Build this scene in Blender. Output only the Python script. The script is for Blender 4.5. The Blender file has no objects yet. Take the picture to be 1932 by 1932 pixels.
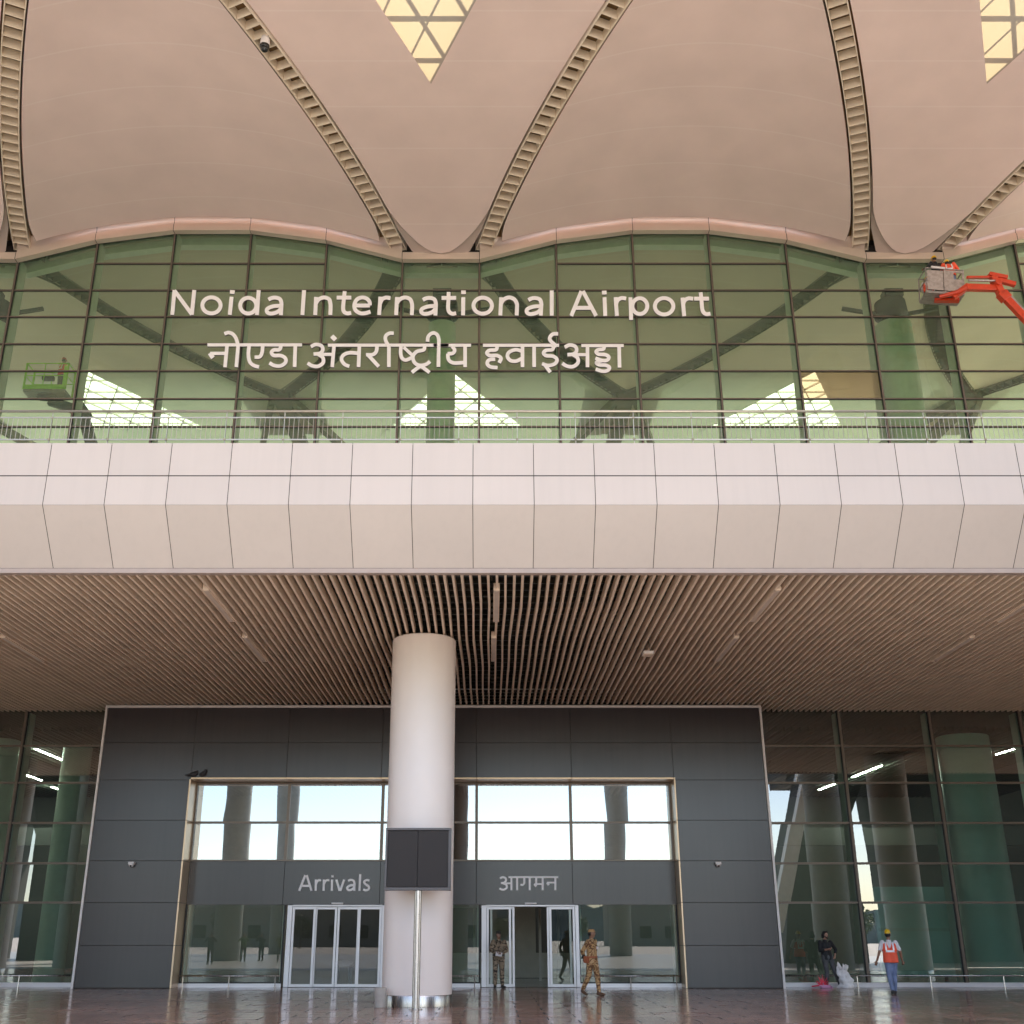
import bpy, math, random
from mathutils import Vector, Matrix
R = math.radians
random.seed(7)
scene = bpy.context.scene
COL = scene.collection

# ------------------------------------------------------------------ camera
CAMZ, PITCH = 1.62, R(21.0)
F, CX, CY = 2080.0, 925.0, 966.0          # focal length and principal point, in units of a 1932 px frame
cam = bpy.data.cameras.new("camera")
cam.sensor_width = 36.0
cam.lens = 36.0 * F / 1932.0
cam.shift_x = (966.0 - CX) / 1932.0
cam.clip_start, cam.clip_end = 0.1, 5000
camo = bpy.data.objects.new("camera", cam)
camo.location = (0, 0, CAMZ)
camo.rotation_euler = (R(90) + PITCH, 0, 0)
COL.objects.link(camo)
scene.camera = camo


def P(px, py, Y):
    """point on the real vertical plane y = Y that is seen at this pixel (used to read sizes off the photograph)"""
    t = math.tan(PITCH + math.atan((CY - py) / F))
    h = Y * t
    zc = Y * math.cos(PITCH) + h * math.sin(PITCH)
    return Vector(((px - CX) * zc / F, Y, CAMZ + h))


def Zat(py, Y):
    return P(CX, py, Y).z


# ------------------------------------------------------------------ materials
MATS = {}


def mat(name, col, rough=0.5, metal=0.0, var=0.06, scale=3.0, bump=0.0, bscale=60.0, spec=0.5, coat=0.0):
    if name in MATS:
        return MATS[name]
    m = bpy.data.materials.new(name)
    m.use_nodes = True
    nt = m.node_tree
    b = nt.nodes["Principled BSDF"]
    b.inputs["Roughness"].default_value = rough
    b.inputs["Metallic"].default_value = metal
    b.inputs["Specular IOR Level"].default_value = spec
    b.inputs["Coat Weight"].default_value = coat
    tc = nt.nodes.new("ShaderNodeTexCoord")
    n = nt.nodes.new("ShaderNodeTexNoise")
    n.inputs["Scale"].default_value = scale
    n.inputs["Detail"].default_value = 6
    nt.links.new(tc.outputs["Object"], n.inputs["Vector"])
    r = nt.nodes.new("ShaderNodeValToRGB")
    c = Vector(col[:3])
    lo, hi = c * (1 - var), c * (1 + var)
    r.color_ramp.elements[0].position = 0.3
    r.color_ramp.elements[1].position = 0.7
    r.color_ramp.elements[0].color = (*lo, 1)
    r.color_ramp.elements[1].color = (*[min(1, v) for v in hi], 1)
    nt.links.new(n.outputs["Fac"], r.inputs["Fac"])
    nt.links.new(r.outputs["Color"], b.inputs["Base Color"])
    rr = nt.nodes.new("ShaderNodeMapRange")
    rr.inputs["To Min"].default_value = max(0.02, rough - 0.5 * var)
    rr.inputs["To Max"].default_value = min(1.0, rough + 0.5 * var)
    nt.links.new(n.outputs["Fac"], rr.inputs["Value"])
    nt.links.new(rr.outputs["Result"], b.inputs["Roughness"])
    if bump > 0:
        n2 = nt.nodes.new("ShaderNodeTexNoise")
        n2.inputs["Scale"].default_value = bscale
        nt.links.new(tc.outputs["Object"], n2.inputs["Vector"])
        bp = nt.nodes.new("ShaderNodeBump")
        bp.inputs["Strength"].default_value = bump
        bp.inputs["Distance"].default_value = 0.02
        nt.links.new(n2.outputs["Fac"], bp.inputs["Height"])
        nt.links.new(bp.outputs["Normal"], b.inputs["Normal"])
    MATS[name] = m
    return m


def glass(name, tint, refl, wav=0.0, wscale=0.5, milk=0.0, rtint=(1, 1, 1), fpow=0.35):
    """thin architectural pane: tinted see-through plus a mirror coating, with the slight waviness of toughened glass"""
    if name in MATS:
        return MATS[name]
    m = bpy.data.materials.new(name)
    m.use_nodes = True
    nt = m.node_tree
    nt.nodes.remove(nt.nodes["Principled BSDF"])
    out = nt.nodes["Material Output"]
    tr = nt.nodes.new("ShaderNodeBsdfTransparent")
    tr.inputs["Color"].default_value = (*tint, 1)
    gl = nt.nodes.new("ShaderNodeBsdfGlossy")
    gl.inputs["Roughness"].default_value = 0.0
    gl.inputs["Color"].default_value = (*rtint, 1)
    if wav > 0:
        tc = nt.nodes.new("ShaderNodeTexCoord")
        n = nt.nodes.new("ShaderNodeTexNoise")
        n.inputs["Scale"].default_value = wscale
        n.inputs["Detail"].default_value = 1.0
        nt.links.new(tc.outputs["Object"], n.inputs["Vector"])
        bp = nt.nodes.new("ShaderNodeBump")
        bp.inputs["Strength"].default_value = 1.0
        bp.inputs["Distance"].default_value = wav
        nt.links.new(n.outputs["Fac"], bp.inputs["Height"])
        nt.links.new(bp.outputs["Normal"], gl.inputs["Normal"])
    lw = nt.nodes.new("ShaderNodeLayerWeight")
    lw.inputs["Blend"].default_value = fpow
    mr = nt.nodes.new("ShaderNodeMapRange")
    mr.inputs["To Min"].default_value = refl
    mr.inputs["To Max"].default_value = 1.0
    nt.links.new(lw.outputs["Fresnel"], mr.inputs["Value"])
    mx = nt.nodes.new("ShaderNodeMixShader")
    nt.links.new(mr.outputs["Result"], mx.inputs["Fac"])
    src = tr
    if milk > 0:
        df = nt.nodes.new("ShaderNodeBsdfDiffuse")
        df.inputs["Color"].default_value = (0.46, 0.62, 0.42, 1)
        m2 = nt.nodes.new("ShaderNodeMixShader")
        m2.inputs["Fac"].default_value = milk
        nt.links.new(tr.outputs[0], m2.inputs[1])
        nt.links.new(df.outputs[0], m2.inputs[2])
        src = m2
    nt.links.new(src.outputs[0], mx.inputs[1])
    nt.links.new(gl.outputs[0], mx.inputs[2])
    nt.links.new(mx.outputs[0], out.inputs["Surface"])
    MATS[name] = m
    return m


def emit(name, col, s):
    m = bpy.data.materials.new(name)
    m.use_nodes = True
    b = m.node_tree.nodes["Principled BSDF"]
    b.inputs["Base Color"].default_value = (*col, 1)
    b.inputs["Emission Color"].default_value = (*col, 1)
    b.inputs["Emission Strength"].default_value = s
    MATS[name] = m
    return m


def camo_mat(name, cols, scale=9.0, squash=(1, 1, 1.6)):
    m = bpy.data.materials.new(name)
    m.use_nodes = True
    nt = m.node_tree
    b = nt.nodes["Principled BSDF"]
    b.inputs["Roughness"].default_value = 0.9
    tc = nt.nodes.new("ShaderNodeTexCoord")
    mp = nt.nodes.new("ShaderNodeMapping")
    mp.inputs["Scale"].default_value = squash
    n = nt.nodes.new("ShaderNodeTexNoise")
    n.inputs["Scale"].default_value = scale
    n.inputs["Detail"].default_value = 2.0
    n.inputs["Distortion"].default_value = 0.6
    nt.links.new(tc.outputs["Object"], mp.inputs["Vector"])
    nt.links.new(mp.outputs["Vector"], n.inputs["Vector"])
    r = nt.nodes.new("ShaderNodeValToRGB")
    r.color_ramp.interpolation = 'CONSTANT'
    pos = [0.0, 0.46, 0.54, 0.62]
    els = r.color_ramp.elements
    while len(els) < len(cols):
        els.new(0.5)
    for i, c in enumerate(cols):
        els[i].position = pos[i]
        els[i].color = (*c, 1)
    nt.links.new(n.outputs["Fac"], r.inputs["Fac"])
    nt.links.new(r.outputs["Color"], b.inputs["Base Color"])
    MATS[name] = m
    return m


def soffit_mat():
    """ceiling panels: warm off-white sheets with faint joint lines across the span"""
    m = mat("roof_soffit", (0.845, 0.645, 0.56), 0.55, 0, 0.05, 0.5, 0.04, 0.6)
    nt = m.node_tree
    b = nt.nodes["Principled BSDF"]
    src = b.inputs["Base Color"].links[0].from_socket
    tc = nt.nodes.new("ShaderNodeTexCoord")
    sx = nt.nodes.new("ShaderNodeSeparateXYZ")
    nt.links.new(tc.outputs["Object"], sx.inputs["Vector"])
    md = nt.nodes.new("ShaderNodeMath"); md.operation = 'FLOORED_MODULO'
    md.inputs[1].default_value = 2.05
    nt.links.new(sx.outputs["Y"], md.inputs[0])
    lt = nt.nodes.new("ShaderNodeMath"); lt.operation = 'LESS_THAN'
    lt.inputs[1].default_value = 0.07
    nt.links.new(md.outputs[0], lt.inputs[0])
    mu = nt.nodes.new("ShaderNodeMath"); mu.operation = 'MULTIPLY'
    mu.inputs[1].default_value = 0.26
    nt.links.new(lt.outputs[0], mu.inputs[0])
    mx = nt.nodes.new("ShaderNodeMixRGB")
    nt.links.new(mu.outputs[0], mx.inputs["Fac"])
    nt.links.new(src, mx.inputs["Color1"])
    mx.inputs["Color2"].default_value = (0.97, 0.82, 0.74, 1)
    nt.links.new(mx.outputs["Color"], b.inputs["Base Color"])
    return m


def floor_mat():
    """polished stone paving in large staggered slabs, each slab its own tone"""
    m = bpy.data.materials.new("stone_paving")
    m.use_nodes = True
    nt = m.node_tree
    b = nt.nodes["Principled BSDF"]
    tc = nt.nodes.new("ShaderNodeTexCoord")
    br = nt.nodes.new("ShaderNodeTexBrick")
    br.inputs["Scale"].default_value = 1.0
    br.inputs["Brick Width"].default_value = 1.2
    br.inputs["Row Height"].default_value = 0.8
    br.inputs["Mortar Size"].default_value = 0.02
    br.inputs["Mortar Smooth"].default_value = 0.1
    br.inputs["Bias"].default_value = -0.1
    br.inputs["Color1"].default_value = (0.58, 0.36, 0.28, 1)
    br.inputs["Color2"].default_value = (0.34, 0.205, 0.155, 1)
    br.inputs["Mortar"].default_value = (0.045, 0.036, 0.03, 1)
    nt.links.new(tc.outputs["Object"], br.inputs["Vector"])
    n = nt.nodes.new("ShaderNodeTexNoise")
    n.inputs["Scale"].default_value = 22
    n.inputs["Detail"].default_value = 8
    nt.links.new(tc.outputs["Object"], n.inputs["Vector"])
    n2 = nt.nodes.new("ShaderNodeTexNoise")
    n2.inputs["Scale"].default_value = 0.55
    n2.inputs["Detail"].default_value = 7
    n2.inputs["Roughness"].default_value = 0.7
    nt.links.new(tc.outputs["Object"], n2.inputs["Vector"])
    mr0 = nt.nodes.new("ShaderNodeMapRange")
    mr0.inputs["From Min"].default_value = 0.35
    mr0.inputs["From Max"].default_value = 0.65
    mr0.inputs["To Min"].default_value = 0.8
    mr0.inputs["To Max"].default_value = 1.2
    nt.links.new(n.outputs["Fac"], mr0.inputs["Value"])
    mx = nt.nodes.new("ShaderNodeMixRGB")
    mx.blend_type = 'MULTIPLY'
    mx.inputs["Fac"].default_value = 1.0
    nt.links.new(br.outputs["Color"], mx.inputs["Color1"])
    nt.links.new(mr0.outputs["Result"], mx.inputs["Color2"])
    # dust: a thin light film in patches
    mrd = nt.nodes.new("ShaderNodeMapRange")
    mrd.inputs["From Min"].default_value = 0.5
    mrd.inputs["From Max"].default_value = 0.75
    mrd.inputs["To Max"].default_value = 0.35
    nt.links.new(n2.outputs["Fac"], mrd.inputs["Value"])
    mx2 = nt.nodes.new("ShaderNodeMixRGB")
    nt.links.new(mrd.outputs["Result"], mx2.inputs["Fac"])
    nt.links.new(mx.outputs["Color"], mx2.inputs["Color1"])
    mx2.inputs["Color2"].default_value = (0.36, 0.29, 0.26, 1)
    nt.links.new(mx2.outputs["Color"], b.inputs["Base Color"])
    mr = nt.nodes.new("ShaderNodeMapRange")
    mr.inputs["From Min"].default_value = 0.3
    mr.inputs["From Max"].default_value = 0.7
    mr.inputs["To Min"].default_value = 0.10
    mr.inputs["To Max"].default_value = 0.26
    nt.links.new(n2.outputs["Fac"], mr.inputs["Value"])
    bw = nt.nodes.new("ShaderNodeRGBToBW")
    nt.links.new(br.outputs["Color"], bw.inputs["Color"])
    m4 = nt.nodes.new("ShaderNodeMapRange")
    m4.inputs["From Min"].default_value = 0.1
    m4.inputs["From Max"].default_value = 0.3
    m4.inputs["To Min"].default_value = 0.10
    m4.inputs["To Max"].default_value = -0.04
    nt.links.new(bw.outputs["Val"], m4.inputs["Value"])
    ad = nt.nodes.new("ShaderNodeMath"); ad.operation = 'ADD'
    nt.links.new(mr.outputs["Result"], ad.inputs[0])
    nt.links.new(m4.outputs["Result"], ad.inputs[1])
    nt.links.new(ad.outputs[0], b.inputs["Roughness"])
    # slabs lie a little uneven
    vo = nt.nodes.new("ShaderNodeBump")
    vo.inputs["Strength"].default_value = 0.2
    vo.inputs["Distance"].default_value = 0.004
    nt.links.new(br.outputs["Fac"], vo.inputs["Height"])
    n3 = nt.nodes.new("ShaderNodeTexNoise")
    n3.inputs["Scale"].default_value = 1.4
    n3.inputs["Detail"].default_value = 2
    nt.links.new(tc.outputs["Object"], n3.inputs["Vector"])
    b2 = nt.nodes.new("ShaderNodeBump")
    b2.inputs["Strength"].default_value = 0.5
    b2.inputs["Distance"].default_value = 0.012
    nt.links.new(n3.outputs["Fac"], b2.inputs["Height"])
    nt.links.new(vo.outputs["Normal"], b2.inputs["Normal"])
    nt.links.new(b2.outputs["Normal"], b.inputs["Normal"])
    b.inputs["Specular IOR Level"].default_value = 0.5
    MATS["stone_paving"] = m
    return m


def brushed(name, col, rough):
    m = bpy.data.materials.new(name)
    m.use_nodes = True
    nt = m.node_tree
    b = nt.nodes["Principled BSDF"]
    b.inputs["Metallic"].default_value = 1.0
    tc = nt.nodes.new("ShaderNodeTexCoord")
    mp = nt.nodes.new("ShaderNodeMapping")
    mp.inputs["Scale"].default_value = (60, 60, 1.5)
    n = nt.nodes.new("ShaderNodeTexNoise")
    n.inputs["Scale"].default_value = 1.0
    nt.links.new(tc.outputs["Object"], mp.inputs["Vector"])
    nt.links.new(mp.outputs["Vector"], n.inputs["Vector"])
    mr = nt.nodes.new("ShaderNodeMapRange")
    mr.inputs["To Min"].default_value = rough * 0.6
    mr.inputs["To Max"].default_value = rough * 1.4
    nt.links.new(n.outputs["Fac"], mr.inputs["Value"])
    nt.links.new(mr.outputs["Result"], b.inputs["Roughness"])
    b.inputs["Base Color"].default_value = (*col, 1)
    MATS[name] = m
    return m


def per_panel(m, amt):
    """every separate sheet gets its own slight tone, plus faint run-off streaks"""
    nt = m.node_tree
    b = nt.nodes["Principled BSDF"]
    src = b.inputs["Base Color"].links[0].from_socket
    gm = nt.nodes.new("ShaderNodeNewGeometry")
    mr = nt.nodes.new("ShaderNodeMapRange")
    mr.inputs["To Min"].default_value = 1 - amt
    mr.inputs["To Max"].default_value = 1 + amt * 0.6
    nt.links.new(gm.outputs["Random Per Island"], mr.inputs["Value"])
    tc = nt.nodes.new("ShaderNodeTexCoord")
    mp = nt.nodes.new("ShaderNodeMapping")
    mp.inputs["Scale"].default_value = (7, 7, 0.35)
    n = nt.nodes.new("ShaderNodeTexNoise")
    n.inputs["Scale"].default_value = 1.0
    n.inputs["Detail"].default_value = 5
    nt.links.new(tc.outputs["Object"], mp.inputs["Vector"])
    nt.links.new(mp.outputs["Vector"], n.inputs["Vector"])
    m2 = nt.nodes.new("ShaderNodeMapRange")
    m2.inputs["From Min"].default_value = 0.45
    m2.inputs["From Max"].default_value = 0.75
    m2.inputs["To Min"].default_value = 1.0
    m2.inputs["To Max"].default_value = 1.0 - amt * 0.9
    nt.links.new(n.outputs["Fac"], m2.inputs["Value"])
    mu = nt.nodes.new("ShaderNodeMath"); mu.operation = 'MULTIPLY'
    nt.links.new(mr.outputs["Result"], mu.inputs[0])
    nt.links.new(m2.outputs["Result"], mu.inputs[1])
    mx = nt.nodes.new("ShaderNodeMixRGB"); mx.blend_type = 'MULTIPLY'
    mx.inputs["Fac"].default_value = 1
    nt.links.new(src, mx.inputs["Color1"])
    nt.links.new(mu.outputs[0], mx.inputs["Color2"])
    nt.links.new(mx.outputs["Color"], b.inputs["Base Color"])


M_soffit = soffit_mat()
M_floor = floor_mat()
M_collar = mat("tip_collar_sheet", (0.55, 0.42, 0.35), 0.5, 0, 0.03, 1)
M_rib = mat("rib_cream_metal", (0.84, 0.70, 0.53), 0.42, 0.0, 0.05, 2)
M_ribback = mat("rib_backing", (0.16, 0.09, 0.03), 0.7, 0, 0.1, 2)  # dark brown holds the shade of the rib recess
M_trim = mat("champagne_trim", (0.68, 0.54, 0.43), 0.32, 0.3, 0.03, 1.5)
M_fascia = mat("white_aluminium_panel", (0.605, 0.517, 0.452), 0.42, 0.0, 0.03, 0.35, 0.06, 0.45)
per_panel(M_fascia, 0.03)
M_gap = mat("dark_joint", (0.045, 0.035, 0.028), 0.8)
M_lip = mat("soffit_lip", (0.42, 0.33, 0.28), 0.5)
M_slat = mat("slat_beige", (0.82, 0.665, 0.52), 0.5, 0, 0.08, 1.3)
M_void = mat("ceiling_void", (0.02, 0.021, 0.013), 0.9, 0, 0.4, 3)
M_chan = mat("ceiling_channel", (0.07, 0.07, 0.055), 0.4, 0.4)
M_black = mat("charcoal_cladding", (0.030, 0.022, 0.023), 0.25, 0.0, 0.06, 0.5, 0.03, 0.4, 0.6)
per_panel(M_black, 0.14)
M_edge = mat("pale_edge_trim", (0.66, 0.60, 0.56), 0.4, 0.2)
M_gold = mat("gold_reveal", (0.64, 0.46, 0.30), 0.32, 0.6, 0.06, 0.7)
M_mull = mat("bronze_mullion", (0.16, 0.125, 0.095), 0.38, 0.4, 0.08, 1)
M_mulldk = mat("dark_gasket", (0.025, 0.022, 0.02), 0.6)
M_fin = mat("pale_glazing_fin", (0.88, 0.88, 0.80), 0.5)
M_white = mat("white_column_paint", (0.86, 0.76, 0.685), 0.45, 0, 0.02, 1.0, 0.03, 1.2)
M_frame = mat("silver_door_frame", (0.70, 0.66, 0.65), 0.38, 0.35, 0.03, 2)
M_steel = brushed("brushed_steel", (0.48, 0.43, 0.40), 0.26)
M_rail = brushed("railing_steel", (0.47, 0.42, 0.34), 0.4)
M_screen = mat("screen_black", (0.032, 0.026, 0.024), 0.5, 0, 0.06, 2, 0, 0, 0.25)
M_bezel = mat("screen_bezel", (0.10, 0.092, 0.09), 0.45)
M_letter = mat("sign_letter_white", (0.92, 0.87, 0.85), 0.45, 0, 0.02)
M_letside = mat("sign_letter_return", (0.16, 0.14, 0.13), 0.5)
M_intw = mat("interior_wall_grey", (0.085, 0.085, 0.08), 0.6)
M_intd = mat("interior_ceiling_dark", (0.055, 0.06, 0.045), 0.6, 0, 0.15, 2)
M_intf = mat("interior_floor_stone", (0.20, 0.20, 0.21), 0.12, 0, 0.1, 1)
M_depf = mat("departure_floor", (0.72, 0.70, 0.66), 0.35)
M_ccol = mat("interior_column_paint", (0.80, 0.80, 0.72), 0.45)
M_grn = mat("column_green_film", (0.84, 0.95, 0.87), 0.4, 0, 0.12, 0.8)
M_dkst = mat("dark_steel", (0.05, 0.05, 0.05), 0.5, 0.4)
M_conc = mat("concrete", (0.38, 0.35, 0.31), 0.85, 0, 0.12, 5, 0.3, 40)
M_apron = mat("sunlit_concrete_apron", (0.36, 0.34, 0.315), 0.8, 0, 0.1, 0.3)
M_orange = mat("orange_paint", (0.62, 0.048, 0.010), 0.35, 0, 0.12, 6, 0, 0, 0.5, 0.3)
M_green = mat("lime_paint", (0.42, 0.80, 0.02), 0.4, 0, 0.1, 6)
M_greybox = mat("galvanised_sheet", (0.34, 0.30, 0.27), 0.5, 0.4, 0.2, 9)
M_rubber = mat("rubber", (0.02, 0.02, 0.02), 0.8)
M_skin = mat("skin_brown", (0.27, 0.135, 0.08), 0.55, 0, 0.06, 8)
M_hair = mat("hair_black", (0.012, 0.01, 0.009), 0.6, 0, 0.3, 40, 0.5, 90)
M_blk = mat("black_cotton", (0.016, 0.015, 0.016), 0.85, 0, 0.3, 12, 0.3, 120)
M_gjean = mat("grey_denim", (0.075, 0.075, 0.078), 0.85, 0, 0.5, 5, 0.3, 140)
M_bjean = mat("blue_denim", (0.19, 0.235, 0.37), 0.85, 0, 0.3, 5, 0.3, 140)
M_tee = mat("white_cotton", (0.72, 0.68, 0.66), 0.85)
M_hivis = mat("hi_vis_orange", (0.95, 0.11, 0.045), 0.7, 0, 0.1, 6)
M_refl = mat("reflective_tape", (0.82, 0.78, 0.77), 0.35, 0.2)
M_helm = mat("yellow_hard_hat", (0.85, 0.50, 0.01), 0.3)
M_redh = mat("red_hard_hat", (0.6, 0.03, 0.03), 0.35)
M_shoe = mat("dark_shoe", (0.03, 0.024, 0.02), 0.6)
M_boot = mat("brown_boot", (0.10, 0.05, 0.025), 0.6)
M_holst = mat("tan_holster", (0.32, 0.085, 0.03), 0.55)
M_sack = mat("white_sack", (0.80, 0.75, 0.72), 0.8, 0, 0.06, 9, 0.6, 30)
M_pink = mat("pink_plastic", (0.62, 0.28, 0.42), 0.4)
M_red = mat("red_plastic", (0.75, 0.02, 0.06), 0.4)
M_wplast = mat("white_plastic", (0.74, 0.68, 0.65), 0.4)
M_lens = mat("black_lens", (0.01, 0.01, 0.01), 0.12)
M_bird = mat("pigeon_dark", (0.03, 0.03, 0.035), 0.7, 0, 0.4, 30)
M_leaf = mat("leaf_green", (0.06, 0.09, 0.03), 0.6, 0, 0.5, 0.7)
M_bark = mat("bark", (0.09, 0.06, 0.04), 0.9, 0, 0.3, 6)
M_build = mat("beige_render", (0.26, 0.235, 0.20), 0.8)
M_camoA = camo_mat("camouflage_olive", [(0.25, 0.18, 0.115), (0.045, 0.03, 0.02), (0.32, 0.235, 0.155), (0.08, 0.05, 0.03)], 4.6, (1, 1, 2.2))
M_camoB = camo_mat("camouflage_khaki", [(0.43, 0.25, 0.105), (0.13, 0.055, 0.02), (0.50, 0.31, 0.15), (0.20, 0.09, 0.03)], 4.4)
M_led = emit("linear_led", (1.0, 0.95, 0.84), 110.0)
M_led2 = emit("warm_spot", (1.0, 0.72, 0.3), 3.0)
G_up = glass("green_solar_glass", (0.50, 0.67, 0.43), 0.0, 0.002, 0.35, 0.13)
G_low = glass("green_lobby_glass", (0.44, 0.61, 0.52), 0.19, 0.0003, 0.45, 0.0)
G_lob = glass("hazy_lobby_glass", (0.46, 0.56, 0.50), 0.045, 0.0004, 0.5, 0.10)
G_tran = glass("mirror_transom_glass", (0.40, 0.46, 0.42), 0.36, 0.006, 0.4, 0.0, (0.92, 0.97, 1.0))
G_door = glass("clear_door_glass", (0.70, 0.74, 0.70), 0.01, 0.0004, 0.6, 0.0)
G_film = glass("amber_filmed_glass", (0.42, 0.36, 0.20), 0.0, 0.003, 0.4, 0.35)
MATS["amber_filmed_glass"].node_tree.nodes["Diffuse BSDF"].inputs["Color"].default_value = (0.42, 0.36, 0.18, 1)


def membrane_mat():
    m = bpy.data.materials.new("translucent_membrane")
    m.use_nodes = True
    nt = m.node_tree
    nt.nodes.remove(nt.nodes["Principled BSDF"])
    out = nt.nodes["Material Output"]
    tl = nt.nodes.new("ShaderNodeBsdfTranslucent")
    tl.inputs["Color"].default_value = (0.33, 0.275, 0.165, 1)
    df = nt.nodes.new("ShaderNodeBsdfDiffuse")
    df.inputs["Color"].default_value = (0.62, 0.525, 0.45, 1)
    n = nt.nodes.new("ShaderNodeTexNoise")
    n.inputs["Scale"].default_value = 0.8
    mr = nt.nodes.new("ShaderNodeMapRange")
    mr.inputs["To Min"].default_value = 0.44
    mr.inputs["To Max"].default_value = 0.58
    nt.links.new(n.outputs["Fac"], mr.inputs["Value"])
    mx = nt.nodes.new("ShaderNodeMixShader")
    nt.links.new(mr.outputs["Result"], mx.inputs["Fac"])
    nt.links.new(df.outputs[0], mx.inputs[1])
    nt.links.new(tl.outputs[0], mx.inputs[2])
    nt.links.new(mx.outputs[0], out.inputs["Surface"])
    return m


M_memb = membrane_mat()
M_node = mat("node_bronze", (0.19, 0.165, 0.13), 0.5, 0.2)


def opal_mat():
    m = bpy.data.materials.new("opal_glazing")
    m.use_nodes = True
    nt = m.node_tree
    nt.nodes.remove(nt.nodes["Principled BSDF"])
    tl = nt.nodes.new("ShaderNodeBsdfTranslucent")
    n = nt.nodes.new("ShaderNodeTexNoise")
    n.inputs["Scale"].default_value = 0.4
    r = nt.nodes.new("ShaderNodeValToRGB")
    r.color_ramp.elements[0].color = (0.66, 0.66, 0.65, 1)
    r.color_ramp.elements[1].color = (0.78, 0.78, 0.77, 1)
    nt.links.new(n.outputs["Fac"], r.inputs["Fac"])
    nt.links.new(r.outputs["Color"], tl.inputs["Color"])
    nt.links.new(tl.outputs[0], nt.nodes["Material Output"].inputs["Surface"])
    return m


M_opal = opal_mat()


def glow_mat():
    m = mat("painted_roof_glow", (0.66, 0.60, 0.52), 0.7, 0, 0.04, 0.6)
    nt = m.node_tree
    b = nt.nodes["Principled BSDF"]
    tl = nt.nodes.new("ShaderNodeBsdfTranslucent")
    tl.inputs["Color"].default_value = (0.62, 0.62, 0.58, 1)
    mx = nt.nodes.new("ShaderNodeMixShader")
    tc = nt.nodes.new("ShaderNodeTexCoord")
    sx = nt.nodes.new("ShaderNodeSeparateXYZ")
    nt.links.new(tc.outputs["Object"], sx.inputs["Vector"])
    mr = nt.nodes.new("ShaderNodeMapRange")      # translucency ramp stands in for skylight spill, stronger deeper into the hall
    mr.inputs["From Min"].default_value = 12.5
    mr.inputs["From Max"].default_value = 21.0
    mr.inputs["To Min"].default_value = 0.0
    mr.inputs["To Max"].default_value = 0.15
    nt.links.new(sx.outputs["Y"], mr.inputs["Value"])
    nt.links.new(mr.outputs["Result"], mx.inputs["Fac"])
    nt.links.new(b.outputs[0], mx.inputs[1])
    nt.links.new(tl.outputs[0], mx.inputs[2])
    nt.links.new(mx.outputs[0], nt.nodes["Material Output"].inputs["Surface"])
    return m


M_glow = glow_mat()


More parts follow.
